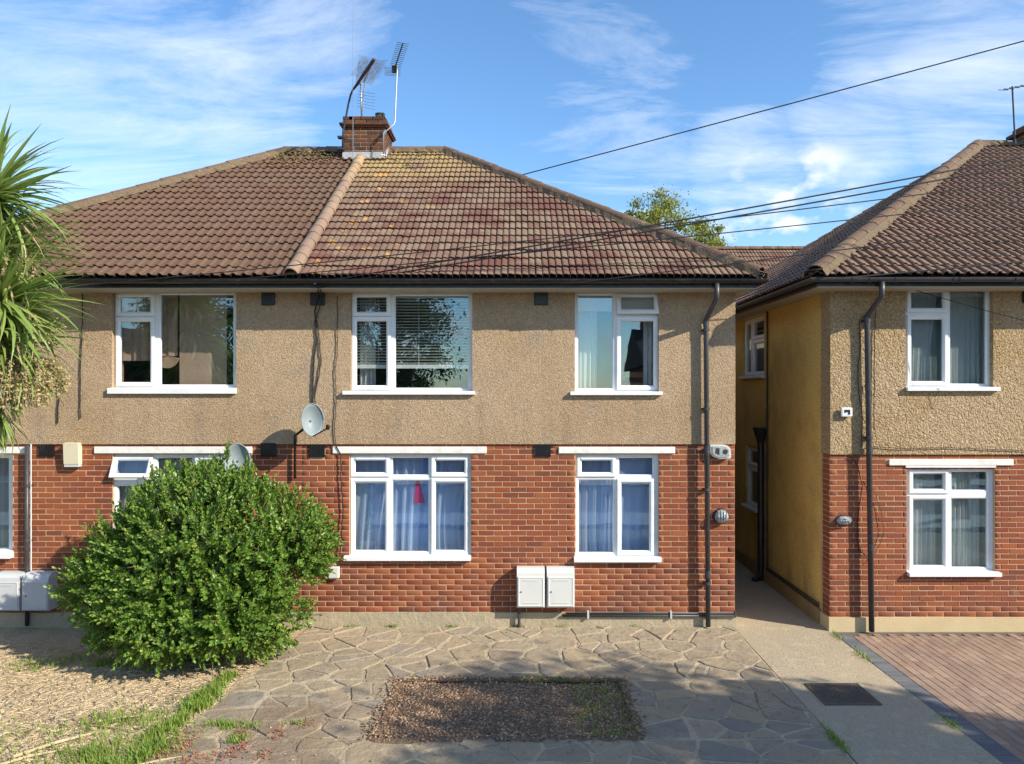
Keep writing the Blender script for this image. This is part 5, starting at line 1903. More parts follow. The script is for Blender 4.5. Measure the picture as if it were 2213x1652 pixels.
a = aerial('tv_aerial', 'dark aerial on a bent black pole leaning over the chimney from its left side', at(740, 305, 3.72))
MB().tube([at(740.5, 322, 3.72), at(741.5, 285, 3.72), at(746, 262, 3.68), at(753, 225, 3.62), at(758, 205, 3.58), at(763, 194, 3.5), at(778, 178, 3.4)], .019, 8).build('mast', STEELD, a, smooth=True)
b0, b1 = at(763, 194, 3.5), at(809, 128, 2.9)
MB().tube([b0, b0 + (b1 - b0) * .45, b1], [.018, .03, .03], 8).build('boom', STEELD, a)
for i in range(14):
    p = b0 + (b1 - b0) * (.42 + .58 * i / 13)
    e2 = Vector((.96, .2, -.17)).normalized()
    MB().tube([p - e2 * .2, p + e2 * .2], .0032, 4).build('element', ALU, a)
for z in (8.0, 7.78):
    MB().box(-3.42, -3.30, 3.68, 3.79, z, z + .035).build('clamp', STEELD, a)
solo(MB().tube([at(763, 352, 3.45), at(762.5, 200, 3.45), at(762.5, -10, 3.45)], [.006, .005, .003], 6), 'whip_aerial', ALU, 'thin white whip aerial standing in front of the chimney', 'aerial', 'roof aerials')

a = aerial('tv_aerial', 'small dark aerial on the chimney of the right hand house', at(2192, 309, 4.5))
MB().tube([at(2194, 312, 4.5), at(2187.7, 187, 4.5)], .017, 8).build('mast', STEELD, a)
b0, b1 = at(2168, 195, 4.5), at(2240, 180, 4.5)
MB().tube([b0, b1], .011, 6).build('boom', STEELD, a)
for i in range(7):
    p = b0 + (b1 - b0) * (i / 6)
    MB().tube([p + Vector((.02, -.12, -.05)), p + Vector((-.02, .12, .05))], .006, 4).build('element', STEELD, a)


# ------------------------------------------------------------------ overhead cables and the pole they come from
PXP, PYP = 14.2, -1.0
pole = thing('telegraph_pole', 'tall wooden telegraph pole out of view to the right', 'telegraph pole', (PXP, PYP, 0))
MB().tube([(PXP, PYP, -.06), (PXP, PYP, 10.2)], [.15, .10], 12).build('pole', BARK, pole, smooth=True)
MB().box(PXP - .06, PXP + .06, PYP - .8, PYP + .8, 7.9, 8.0).build('cross_arm', BARK, pole)


def cable(a, label, zend, sag, r=.009, dy=0.0, mid=None, end=None):
    A = Vector(a)
    B = Vector(end) if end else Vector((PXP, PYP + dy, zend))
    pts = []
    for i in range(29):
        t_ = i / 28
        p = A.lerp(B, t_)
        p.z -= sag * 4 * t_ * (1 - t_)
        pts.append(p)
    return solo(MB().tube(pts, r, 6), 'overhead_cable', CABLE, label, 'cable', 'overhead cables')


cable((-.2, 3.05, 7.05), 'single cable high across the sky from the right edge down to the right hip', 9.75, .02, .010)
br = at(690, 610, -.45)
cable(br, 'upper cable of the pair running to the bracket under the gutter', 7.75, .10, .010, .0)
cable(br + Vector((.03, .02, -.04)), 'lower cable of the pair running to the bracket under the gutter', 7.62, .10, .010, .05)
cable(at(170, 618, -.5), 'thin cable crossing both roofs low and running along the left gutter', 6.95, .16, .007, -.15)
cable(at(420, 612, -.5), 'thin cable just above the gutter of the mottled roof', 6.6, .10, .007, .2)
cable(at(1240, 612, -.5), 'thin cable meeting the gutter above the two light window', 6.35, .04, .007, -.25)
cable(at(1765, 606, YC - .5), 'thick cable ending at the gutter corner of the right house', 5.75, .05, .011, .3)
cable(at(1960, 622, YC - .06), 'thin cable dropping across the upper window of the right house', 0, .02, .005, end=at(2330, 722, YC - .8))


def wire(name, pts, r, label, m=CABLE, group='cables on the house walls', wob=.006):
    pts = [Vector(p) for p in pts]
    o = []
    for i in range(len(pts) - 1):
        k = max(2, int((pts[i + 1] - pts[i]).length / .06))
        for j in range(k):
            p = pts[i].lerp(pts[i + 1], j / k)
            o.append(p + Vector((random.uniform(-wob, wob), random.uniform(-.002, .002), 0)))
    o.append(pts[-1])
    return solo(MB().tube(o, r, 5), name, m, label, 'cable', group)


YWL = -.045
P_ = lambda px, py, Y=YWL: at(px, py, Y)
wire('wall_cable', [P_(688, 622, -.4), P_(687, 640, -.1), P_(682, 668), P_(681, 700), P_(685, 730), P_(679, 780), P_(676, 840), P_(677, 880)], .010, 'thick black cable bundle hanging down to the satellite dish')
wire('wall_cable', [P_(692, 622, -.4), P_(695, 650, -.08), P_(683, 690), P_(688, 720), P_(694, 775), P_(689, 812), P_(682, 842), P_(680, 880)], .008, 'black cable bowing out to the right above the satellite dish')
wire('wall_cable', [P_(729, 640), P_(729, 700), P_(729, 760), P_(724, 800), P_(726, 860), P_(725, 900), P_(722, 935), P_(726, 962)], .006, 'thin dark cable down the render left of the slatted blind window', CABLE_B)
wire('wall_cable', [P_(726, 964, -.03), P_(737, 985, -.03), P_(737, 1040, -.03), P_(741, 1100, -.03), P_(738, 1160, -.03), P_(734, 1198, -.03)], .007, 'dark cable down the brickwork beside the three light window')
wire('wall_cable', [P_(178, 632), P_(178, 700), P_(175, 780), P_(173, 850), P_(174, 905)], .007, 'thin dark cable on the render beside the spiky leaves')
wire('wall_cable', [P_(127, 850), P_(126, 880), P_(125, 915)], .009, 'short stub of dark cable low on the render behind the spiky leaves')
xg = at(70.5, 0).x
wire('wall_cable', [(xg, -.035, ZB), (xg, -.035, 1.2), (xg + .0, -.035, .78)], .011, 'grey conduit beside the thin black downpipe', GRP, wob=.001)
PCc = lambda px, py, Y=YC - .045: at(px, py, Y)
wire('wall_cable', [PCc(1857, 690), PCc(1859, 760), PCc(1854, 800), PCc(1856, 850), PCc(1864, 900), PCc(1862, 965)], .006, 'wavy cable left of the downpipe on the right house', CABLE_B)
wire('wall_cable', [PCc(1893, 660), PCc(1890, 730), PCc(1889, 800), PCc(1889, 930)], .006, 'straight thin cable right of the downpipe on the right house', CABLE_B)
wire('wall_cable', [PCc(1875, 965), PCc(1950, 970), PCc(2050, 968), PCc(2150, 972), PCc(2260, 975)], .005, 'thin cable along the foot of the render on the right house', CABLE_B)
wire('wall_cable', [PCc(1874, 1215, YC - .03), PCc(1888, 1260, YC - .03), PCc(1905, 1300, YC - .03), PCc(1910, 1335, YC - .03)] if False else [PCc(1877, 1238 - 20, YC - .03), PCc(1900, 1290 - 110, YC - .03), PCc(1911, 1150, YC - .03), PCc(1905, 1110, YC - .03), PCc(1893, 1070, YC - .03), PCc(1876, 1035, YC - .03)], .004, 'thin looping wire right of the downpipe on the brickwork of the right house', CABLE_B)
wire('wall_cable', [PCc(1838, 985, YC - .03), PCc(1855, 1010, YC - .03), PCc(1863, 1050, YC - .03), PCc(1858, 1090, YC - .03), PCc(1852, 1140, YC - .03), PCc(1855, 1190, YC - .03), PCc(1870, 1200, YC - .03)], .006, 'dark cable curling behind the downpipe on the brickwork of the right house')
# bracket where the cables land
t = thing('cable_bracket', 'dark tangle of cable clamps hanging under the gutter at the party wall', 'bracket', (br.x, br.y, br.z - .1))
bb = MB()
rb = random.Random(4)
for i in range(9):
    q = br + Vector((rb.uniform(-.05, .05), rb.uniform(-.02, .03), rb.uniform(-.06, .05)))
    bb.tube([q, q + Vector((rb.uniform(-.06, .06), rb.uniform(-.02, .02), rb.uniform(-.05, .05)))], rb.uniform(.008, .02), 6)
bb.build('clamps', BLACK, t)
lp = MB()
lp.tube([br + Vector((.05 + .09 * math.cos(a_) - .09, 0, .02 + .08 * math.sin(a_))) for a_ in np.linspace(0, 6.2, 22)], .006, 5)
lp.build('cable_loop', CABLE, t)
MB().tube([br, (br.x, YFA, br.z + .02)], .014, 6).build('hook', STEELD, t)

# ------------------------------------------------------------------ manhole, sticks, bits on the ground
mh = thing('manhole_cover', 'rusty dark metal cover let into the concrete path', 'manhole cover', (3.44, -2.29, 0))
MB().ring(3.15, 3.74, -2.57, -2.01, [(0, .0), (0, -.016), (.022, -.016), (.022, .0)]).xform(Matrix(((1, 0, 0, 0), (0, 0, 1, 0), (0, -1, 0, 0), (0, 0, 0, 1)))).build('frame', IRON, mh, fix=False)
MB().box(3.176, 3.714, -2.544, -2.036, -.01, .014).build('plate', IRON, mh)
st = MB()
for i in range(13):
    for j in range(12):
        x, y = 3.20 + i * .039, -2.52 + j * .0405
        st.box(x, x + .024, y, y + .024, .0145, .019)
tag(st.build('raised_studs', IRON, mh), kind='stuff')

stick_px = [((25, 1642), (205, 1588), .014, 'longest pale cane lying on the dry earth at the left'), ((0, 1658), (140, 1625), .012, 'second pale cane beside the longest one'),
            ((65, 1668), (160, 1705), .012, 'dark bent stick lying across the dry earth at the bottom left'), ((185, 1712), (262, 1692), .010, 'brown stick near the grass strip at the bottom'),
            ((285, 1662), (395, 1640), .009, 'thin pale cane with its end in the grass strip'), ((195, 1572), (300, 1585), .008, 'thin dark twig in front of the shrub'),
            ((200, 1566), (318, 1550), .008, 'pale twig lying in the edge of the shrub shade')]
ky = 0.86445 / 2.459
for (p, q, r, lab) in stick_px:
    a_, b_ = gpt(p[0], p[1] - 0), gpt(q[0], q[1] - 0)
    m_ = a_.lerp(b_, .5) + Vector((random.uniform(-.03, .03), random.uniform(-.03, .03), 0))
    solo(MB().tube([a_ + Vector((0, 0, .02)), m_ + Vector((0, 0, .026)), b_ + Vector((0, 0, .02))], [r, r, r * .6], 6), 'dry_stick', STICK, lab, 'stick', 'dry sticks on the garden earth')


def scatter_chips(name, n, fx, sz, m, parent=None, asp=(.25, .6), flat=.35):
    """many loose flakes as one mesh"""
    L = RNG.uniform(.4, 1.0, n) * sz
    Wd = L * RNG.uniform(*asp, n)
    T = np.minimum(L * RNG.uniform(.1, .25, n), Wd * .6)
    P = np.array([fx() for _ in range(n)])
    an = RNG.uniform(0, 6.28, n)
    ti = RNG.normal(0, flat, n)
    ux = np.stack([np.cos(an) * np.cos(ti), np.sin(an) * np.cos(ti), np.sin(ti)], 1)
    uy = np.stack([-np.sin(an), np.cos(an), np.zeros(n)], 1)
    uz = np.cross(ux, uy)
    V = []
    for sx, sy, s3 in ((-1, -1, -1), (1, -1, -1), (1, 1, -1), (-1, 1, -1), (-1, -1, 1), (1, -1, 1), (1, 1, 1), (-1, 1, 1)):
        V.append(P + ux * (L * sx / 2)[:, None] + uy * (Wd * sy / 2)[:, None] + uz * (T * s3 / 2)[:, None])
    V = np.stack(V, 1).reshape(-1, 3)
    F0 = np.array([(0, 3, 2, 1), (4, 5, 6, 7), (0, 1, 5, 4), (1, 2, 6, 5), (2, 3, 7, 6), (3, 0, 4, 7)])
    Fq = (F0[None] + (np.arange(n) * 8)[:, None, None]).reshape(-1, 4)
    return tag(np_mesh(name, V, Fq, m, parent), kind='stuff')


def bedp():
    x, y = random.uniform(-1.42, 1.18) + random.gauss(0, .06), random.uniform(-3.33, -1.88) + random.gauss(0, .05)
    z = bump_z(x, y, 2.2, .022, -.01) + bump_z(x, y, 11, .010) + .004
    if not (BX0 + .05 < x < BX1 - .05 and BY0 + .05 < y < BY1 - .05):
        z = max(z, .028)
    return (x, y, z)


def gardp():
    x, y = random.uniform(-7.5, -3.15), -random.uniform(.1, 1) ** .8 * 4.6
    return (x, y, bump_z(x, y, 1.6, .018, -.005) + bump_z(x, y, 9, .006) + .004)


# soil washed out over the stones round the bed: a ragged thin apron
ap = MB()
NA = 150
per = 2 * ((BX1 - BX0) + (BY1 - BY0))
for i in range(NA):
    d = per * i / NA
    w_, h_ = BX1 - BX0, BY1 - BY0
    if d < w_:
        x, y, ox, oy = BX0 + d, BY0, 0, -1
    elif d < w_ + h_:
        x, y, ox, oy = BX1, BY0 + d - w_, 1, 0
    elif d < 2 * w_ + h_:
        x, y, ox, oy = BX1 - (d - w_ - h_), BY1, 0, 1
    else:
        x, y, ox, oy = BX0, BY1 - (d - 2 * w_ - h_), -1, 0
    q = .022 + .07 * mnoise.noise(Vector((x * 2.3, y * 2.3, 1.2))) + .06 * mnoise.noise(Vector((x * 9, y * 9, 5.0)))
    q = max(-.02, q)
    ap.v += [(x - ox * .06, y - oy * .06, .012), (x + ox * q * .5, y + oy * q * .5, .027), (x + ox * (q + .012), y + oy * (q + .012), .012)]
for i in range(NA):
    j = (i + 1) % NA
    for k in range(2):
        ap.f.append((i * 3 + k, j * 3 + k, j * 3 + k + 1, i * 3 + k + 1))
tag(ap.build('washed_soil', SOIL, None, smooth=True), kind='structure')
scatter_chips('bark_mulch', 7500, bedp, .036, CHIP)
scatter_chips('dead_stalks', 11000, gardp, .15, STRAWCHIP, asp=(.03, .07), flat=.12)
scatter_chips('dead_leaf_litter', 1500, gardp, .035, STRAWCHIP)


def drivep():
    x, y = random.uniform(-3.0, 2.8), random.uniform(-3.9, -.1)
    return (x, y, .022)


scatter_chips('drive_debris', 260, drivep, .03, CHIP)


def mossp(x0, x1, z0):
    def f():
        z = ZR - abs(random.gauss(0, .28)) - .04
        z = max(z, z0)
        y = YE + (z - ZE) * (YR - YE) / (ZR - ZE)
        return (random.uniform(x0, x1), y - .02, z + .055)
    return f


MOSS = mat('roof_moss', [(0.16, 0.13, 0.035), (0.24, 0.16, 0.04), (0.11, 0.10, 0.035), (0.30, 0.24, 0.10)], .95)
scatter_chips('moss', 170, mossp(-4.75, -3.5, 7.3), .06, MOSS, roofA, asp=(.6, .9), flat=.5)
scatter_chips('moss', 70, mossp(-2.5, -1.5, 7.2), .045, MOSS, roofB, asp=(.6, .9), flat=.5)


# ------------------------------------------------------------------ plants
def leaf_mesh(name, P, D, N, L, Wd, m, parent=None, fold=.18, curl=0.0):
    """one folded six-sided leaf per row: base P, direction D, upper side N"""
    D = D / np.linalg.norm(D, axis=1, keepdims=True)
    S = np.cross(D, N)
    S /= np.maximum(np.linalg.norm(S, axis=1, keepdims=True), 1e-6)
    N = np.cross(S, D)
    L, Wd = L[:, None], Wd[:, None]
    v = [P, P + D * L * .35 + S * Wd * .42 + N * Wd * fold, P + D * L * .75 + S * Wd * .5 + N * (Wd * fold - L * curl * .5), P + D * L - N * L * curl,
         P + D * L * .75 - S * Wd * .5 + N * (Wd * fold - L * curl * .5), P + D * L * .35 - S * Wd * .42 + N * Wd * fold]
    V = np.stack(v, 1).reshape(-1, 3)
    n = len(P)
    F0 = np.array([(0, 1, 2, 3), (3, 4, 5, 0)])
    Fq = (F0[None] + (np.arange(n) * 6)[:, None, None]).reshape(-1, 4)
    return np_mesh(name, V, Fq, m, parent)


def unit(v):
    return v / np.maximum(np.linalg.norm(v, axis=-1, keepdims=True), 1e-9)


# the big shrub
SH = (-3.95, -1.15)
shrub = thing('shrub', 'big rounded evergreen shrub with small oval leaves in front of the left house', 'shrub', (SH[0], SH[1], 0))
lumps = []


def lump(px, py, Y, rpx, rz=None, n=100, up=.5):
    px, py, rpx, rz = 432 + (px - 430) * .95, 1228 + (py - 1225) * .95, rpx * .92, (rz or rpx) * .92
    c = at(px, py, Y)
    s = (D0 + Y) / F
    lumps.append((np.array(c), np.array([rpx * s, min(rpx * s, .8), (rz or rpx) * s]), n, up))


lump(430, 1240, -1.2, 232, 205, 900, .35)
lump(425, 1120, -1.0, 150, 140, 420, .9)
lump(600, 1170, -1.05, 120, 130, 360, .6)
lump(290, 1170, -1.05, 100, 100, 280, .7)
lump(215, 1260, -1.15, 92, 80, 260, .3)
lump(330, 1305, -1.4, 125, 100, 360, .3)
lump(500, 1320, -1.42, 135, 92, 400, .25)
lump(590, 1300, -1.2, 96, 95, 250, .3)
lump(650, 1180, -.95, 86, 90, 220, .4)
lump(390, 1372, -1.48, 140, 44, 240, .1)
lump(540, 1376, -1.4, 92, 46, 180, .1)
lump(240, 1345, -1.4, 62, 46, 110, .1)
lump(440, 1060, -.95, 70, 66, 160, 1.3)
lump(545, 1075, -.9, 70, 66, 150, 1.2)
lump(345, 1090, -.95, 56, 56, 110, 1.2)
SP, SDir = [], []
for (c, r, n, up) in lumps:
    d = unit(RNG.normal(size=(n * 2, 3)))
    d = d[(d[:, 1] < .55)][:n]
    q = RNG.uniform(.68, 1.04, len(d))[:, None]
    P = c + d * r * q
    dr = unit(d / r * r.mean() + np.array([0, 0, up]) + RNG.normal(0, .28, (len(d), 3)))
    SP.append(P)
    SDir.append(dr)
# long shoots at the outline
for (px, py, Y, dx, dz) in [(432, 985, -.95, .02, 1), (425, 1000, -.95, -.1, 1), (398, 1008, -.9, -.12, 1), (470, 1003, -.9, .1, 1), (505, 1012, -.9, .05, 1), (535, 1000, -.85, .1, 1), (575, 1030, -.85, .2, 1), (550, 1020, -.9, .1, 1), (640, 1065, -.9, .35, .9),
                            (690, 1095, -.9, .7, .6), (715, 1135, -.9, .9, .4), (725, 1145, -.9, 1, .2), (705, 1165, -.9, 1, .3), (680, 1190, -.95, 1, 0), (700, 1228, -.95, 1, .1), (690, 1245, -.95, 1, .0), (245, 1095, -1, -.2, 1), (262, 1110, -1, -.2, 1), (205, 1158, -1, -.5, .8),
                            (150, 1225, -1.1, -1, .3), (140, 1240, -1.1, -1, .1), (135, 1255, -1.1, -1, 0), (160, 1280, -1.15, -1, -.1), (185, 1365, -1.45, -1, .1), (205, 1375, -1.45, -1, 0), (275, 1420, -1.5, -.6, -.1), (660, 1330, -1.2, .9, .3), (672, 1300, -1.2, .9, .3), (645, 1370, -1.3, .8, .1),
                            (330, 1020, -.95, -.1, 1), (365, 1020, -.95, 0, 1), (300, 1050, -1, -.2, 1), (610, 1045, -.9, .2, 1), (490, 975, -.9, .05, 1)]:
    px, py = 432 + (px - 430) * .97, 1228 + (py - 1225) * .965
    for k in range(6):
        SP.append(np.array([at(px + random.uniform(-9, 9) - dx * 8, py + random.uniform(-14, 34), Y + random.uniform(-.1, .1))]))
        SDir.append(unit(np.array([[dx + random.uniform(-.15, .15), random.uniform(-.25, .15), dz + random.uniform(-.1, .1)]])))
# inner growth so that nothing shows through the middle
for (c, r, n, up) in lumps[:12]:
    d = unit(RNG.normal(size=(n // 2, 3)))
    SP.append(c + d * r * RNG.uniform(.15, .66, len(d))[:, None])
    SDir.append(unit(d + np.array([0, 0, up])))
OUT_N = len(SP)
SP = np.concatenate(SP)
SDir = np.concatenate(SDir)
SP[:, 1] = np.minimum(SP[:, 1], -.12)
keep = SP[:, 2] > .03
void = np.array([mnoise.noise(Vector((float(p[0]) * 3.1, float(p[1]) * 3.1, float(p[2]) * 3.1))) for p in SP])
keep &= (void > -.10) | (RNG.uniform(size=len(SP)) < .16)
SP, SDir = SP[keep], SDir[keep]
ns = len(SP)
NL = 15
k = np.arange(NL)
SL = RNG.uniform(.15, .36, ns)
tt = (k + .5) / NL
A_ = unit(np.cross(SDir, np.array([.13, .31, .94])))
B_ = np.cross(SDir, A_)
ph = RNG.uniform(0, 6.28, ns)
ang = ph[:, None] + k[None, :] * 2.4
rad = np.cos(ang)[..., None] * A_[:, None] + np.sin(ang)[..., None] * B_[:, None]
base = SP[:, None] + SDir[:, None] * (SL[:, None] * tt[None])[..., None] - SDir[:, None] * (SL * .5)[:, None, None]
open_ = (1.0 - .75 * tt)[None, :, None]
ldir = unit(rad * open_ + SDir[:, None] * .75 + RNG.normal(0, .12, (ns, NL, 3)))
lnor = unit(SDir[:, None] - ldir * .3 + RNG.normal(0, .15, (ns, NL, 3)))
LL = RNG.uniform(.05, .085, (ns, NL)) * (1 - .35 * tt)[None]
# lower, inner leaves are bigger
LL = LL * (1.12 - .12 * np.clip(SP[:, 2] / 2.4, 0, 1))[:, None]
WW = LL * RNG.uniform(.46, .6, (ns, NL))
tag(leaf_mesh('foliage', base.reshape(-1, 3), ldir.reshape(-1, 3), lnor.reshape(-1, 3), LL.ravel(), WW.ravel(), LEAFB, shrub), kind='stuff')
tw = MB()
for i in range(0, ns, 3):
    p0, p1 = Vector(SP[i] - SDir[i] * SL[i] * .75), Vector(SP[i] + SDir[i] * SL[i] * .45)
    tw.tube([p0, p1], [.004, .002], 3, cap=False)
tag(tw.build('twigs', BARK, shrub, fix=False), kind='stuff')
for i in range(11):
    a_ = i / 11 * 6.28
    e = Vector((SH[0] + 1.1 * math.cos(a_), SH[1] + .45 * math.sin(a_), random.uniform(1.0, 1.9)))
    s_ = Vector((SH[0] + .18 * math.cos(a_), SH[1] + .12 * math.sin(a_), -.05))
    m_ = s_.lerp(e, .5) + Vector((0, 0, .25))
    MB().tube([s_, m_, e], [.03, .02, .008], 6).build('branch', BARK, shrub, smooth=True)


# the cordyline at the left edge: trunk out of view, heads of sword leaves in it
pt = thing('cordyline_tree', 'spiky cabbage tree with sword leaves and cream flower sprays at the left edge', 'tree', (-5.95, -2.2, 0))
YP = -2.2
tr = MB()
heads = [(-24, 425, 1.02, 240, 'g'), (2, 650, 1.02, 260, 'g'), (-20, 545, .98, 220, 'g'), (-6, 735, .92, 190, 'g'), (30, 770, .70, 110, 'd'), (-8, 872, .62, 70, 'd')]
hc3 = [at(h[0], h[1], YP) for h in heads]
tr.tube([(-6.15, -2.2, -.06), (-6.12, -2.2, 1.6), (-5.98, -2.2, 2.9), hc3[1] - Vector((.12, 0, .25)), hc3[1]], [.13, .10, .08, .06, .05], 10)
tr.tube([(-6.1, -2.15, 2.0), (-6.15, -2.15, 3.9), hc3[0] - Vector((.1, 0, .3)), hc3[0]], [.09, .07, .06, .05], 10)
tr.tube([(-6.1, -2.25, 1.7), (-5.95, -2.3, 2.4), hc3[5]], [.07, .06, .05], 10)
tr.build('trunk', BARK, pt, smooth=True)


def sword(L, Wd, bend, m, seed):
    rnd = random.Random(seed)
    n = 7
    V = []
    x, z, an = 0.0, 0.0, 0.0
    for i in range(n + 1):
        t_ = i / n
        w = Wd * (.45 + 1.6 * t_ * (1 - t_) + .0) * (1 - t_ ** 3) * .75 + .0008
        V += [(x, -w, z + w * .35), (x, 0, z), (x, w, z + w * .35)]
        an -= bend / n * (.3 + 1.4 * t_)
        x += L / n * math.cos(an)
        z += L / n * math.sin(an)
    mb = MB()
    mb.add(V, [f for i in range(n) for f in ((i * 3, i * 3 + 1, i * 3 + 4, i * 3 + 3), (i * 3 + 1, i * 3 + 2, i * 3 + 5, i * 3 + 4))])
    return mb.mesh('leaf', m), mb


SW = [sword(1.0, .040, b, PALM, i) for i, b in enumerate((.15, .35, .6, .9, 1.3, .25))]
SWD = [sword(1.0, .02, b, PALMD, 20 + i) for i, b in enumerate((.5, 1.0, 1.6))]
rp = random.Random(12)
NLEAF = [0]
SPARE = (MB(), MB())
for hi, (hx, hy, hl, hn, kd) in enumerate(heads):
    c = hc3[hi]
    crown = link('crown', MB().tube([c - Vector((0, 0, .15)), c + Vector((0, 0, .05))], [.05, .03], 8).mesh('crown', BARK), pt)
    for i in range(hn):
        az_ = rp.uniform(0, 6.283)
        if kd == 'g':
            u_ = (i + .5) / hn
            elv = math.radians(82 - 125 * u_ ** .85 + rp.uniform(-9, 9))
        else:
            elv = math.radians(rp.uniform(-88, -20))
        L = hl * rp.uniform(.72, 1.08)
        dead = (kd == 'd' and rp.random() < .3) or (kd == 'g' and elv < math.radians(-25) and rp.random() < .4)
        me = rp.choice(SWD) if dead else rp.choice(SW[:4] if elv > 0 else SW[1:])
        M = Matrix.Translation(c + Vector((rp.uniform(-.03, .03), rp.uniform(-.03, .03), rp.uniform(-.12, .06)))) @ Matrix.Rotation(az_, 4, 'Z') @ Matrix.Rotation(-elv, 4, 'Y') @ Matrix.Rotation(rp.uniform(-.5, .5), 4, 'X') @ Matrix.Diagonal((L, L * rp.uniform(.85, 1.25), L, 1))
        if math.cos(az_) > -.25 and NLEAF[0] < 300:
            link('leaf', me[0], crown, M)
            NLEAF[0] += 1
        else:
            (SPARE[1] if dead else SPARE[0]).add([M @ Vector(p) for p in me[1].v], me[1].f)
tag(SPARE[0].build('leaf_mass', PALM, pt, fix=False), kind='stuff')
tag(SPARE[1].build('dry_leaf_mass', PALMD, pt, fix=False), kind='stuff')


def sprays(c, n, sz, m, name, drop=.3):
    """drooping flower sprays: thin stalks lined with tiny florets"""
    P, Dr, No, Ls = [], [], [], []
    stalk = MB()
    for i in range(n):
        a = rp.uniform(0, 6.28)
        e = rp.uniform(-.5, .8)
        d = Vector((math.cos(a) * math.cos(e), math.sin(a) * math.cos(e), math.sin(e)))
        p = Vector(c) + d * .05
        pts_ = [p.copy()]
        for k_ in range(7):
            p = p + d * sz / 7
            d = (d + Vector((0, 0, -drop))).normalized()
            pts_.append(p.copy())
            for q in range(9):
                r_ = Vector((rp.gauss(0, 1), rp.gauss(0, 1), rp.gauss(0, 1))).normalized()
                P.append(p + r_ * .006)
                Dr.append(r_ + d * .6)
                No.append(Vector((rp.gauss(0, 1), rp.gauss(0, 1), 1)))
                Ls.append(rp.uniform(.02, .038))
        stalk.tube(pts_, [.006, .005, .004, .004, .003, .003, .002, .002], 4, cap=False)
    Ls = np.array(Ls)
    o = leaf_mesh(name, np.array(P), np.array(Dr), np.array(No), Ls, Ls * .5, m, pt)
    tag(o, kind='stuff')
    tag(stalk.build('flower_stalks', PALMD, pt, fix=False), kind='stuff')


sprays(at(30, 800, YP - .05), 60, .46, PANICLE, 'flower_sprays', .42)
sprays(at(80, 795, YP + .05), 40, .36, PANICLE, 'flower_sprays', .42)
sprays(at(60, 690, YP + .15), 26, .34, PANICLE, 'flower_sprays', .2)
sprays(at(20, 560, YP - .05), 26, .30, PALMD, 'dead_sprays', .4)


def blades(name, pts, h, m, lean=.35, w=.006, parent=None):
    n = len(pts)
    P = np.array(pts)
    H = RNG.uniform(.5, 1.1, n) * h
    az_ = RNG.uniform(0, 6.28, n)
    D = np.stack([np.cos(az_), np.sin(az_), np.zeros(n)], 1)
    S = np.stack([-np.sin(az_), np.cos(az_), np.zeros(n)], 1) * (w * RNG.uniform(.6, 1.3, n))[:, None]
    l1 = RNG.uniform(.05, lean, n)[:, None]
    Z = np.array([0, 0, 1.0])
    m1 = P + Z * (H * .55)[:, None] + D * l1 * (H * .4)[:, None]
    m2 = P + Z * (H * .95)[:, None] + D * l1 * (H * 1.3)[:, None]
    V = np.stack([P - S, P + S, m1 + S * .8, m1 - S * .8, m2 + S * .12, m2 - S * .12], 1).reshape(-1, 3)
    F0 = np.array([(0, 1, 2, 3), (3, 2, 4, 5)])
    Fq = (F0[None] + (np.arange(n) * 6)[:, None, None]).reshape(-1, 4)
    return tag(np_mesh(name, V, Fq, m, parent), kind='stuff')


gp = []
for i in range(4200):
    t_ = random.random() ** .9
    y = -1.75 - t_ * 3.0
    wdt = .10 + .06 * math.sin(y * 7) + .05 * t_
    gp.append((-3.28 - .04 * (-y - 1.7) + random.gauss(0, wdt * .5), y, 0))
gp = [p for p in gp if mnoise.noise(Vector((p[0] * 4, p[1] * 4, .3))) > -.12 or random.random() < .12]
blades('grass_strip', gp, .10, GRASS, .6, .007)
gp = []
for (px, py, n, s_) in ((230, 1560, 160, .14), (180, 1625, 160, .22), (260, 1640, 200, .25), (350, 1600, 160, .2), (200, 1590, 120, .25), (285, 1560, 120, .2), (140, 1700, 130, .2), (225, 1885 / 1.157, 120, .2), (70, 1440, 120, .16), (150, 1430, 90, .12), (220, 1437, 140, .08), (350, 1628, 140, .16), (30, 1600, 100, .3),
                        (195, 1635, 260, .07), (235, 1660, 260, .09), (330, 1625, 200, .09), (60, 1650, 100, .2), (310, 1560, 150, .2)):
    c = gpt(px, py)
    for i in range(n):
        gp.append((c.x + random.gauss(0, s_), c.y + random.gauss(0, s_ * .7), 0))
blades('grass_tufts', gp, .08, GRASS, .8, .005)
gp = []
for (px, py, n, s_) in ((475, 1570, 140, .10), (500, 1575, 100, .08), (540, 1573, 60, .09), (520, 1600, 70, .05), (640, 1568, 40, .06), (505, 1610, 50, .04)):
    c = gpt(px, py)
    for i in range(n):
        gp.append((c.x + random.gauss(0, s_), c.y + random.gauss(0, s_ * .5), 0.01))
for i in range(420):
    gp.append((random.uniform(.55, 1.15), random.uniform(-3.3, -1.92), 0))
for i in range(160):
    gp.append((random.gauss(.3, .2), -1.93 + random.gauss(0, .02), 0))
for (x_, n_) in ((-.95, 30), (-.02, 50), (-1.75, 40), (-2.3, 25), (.6, 18), (1.6, 14)):
    for i in range(n_):
        gp.append((x_ + random.gauss(0, .04), -.06 + random.gauss(0, .012), 0))
for i in range(160):
    gp.append((4.2 + random.gauss(0, .03), random.choice([-1.15, -3.0, -.4]) + random.gauss(0, .10), 0))
for i in range(200):
    gp.append((2.93 + random.gauss(0, .02), random.gauss(-3.35, .14), 0))
blades('weeds', gp, .06, GRASS, .8, .005)
P, Dd, Nn, Ls = [], [], [], []
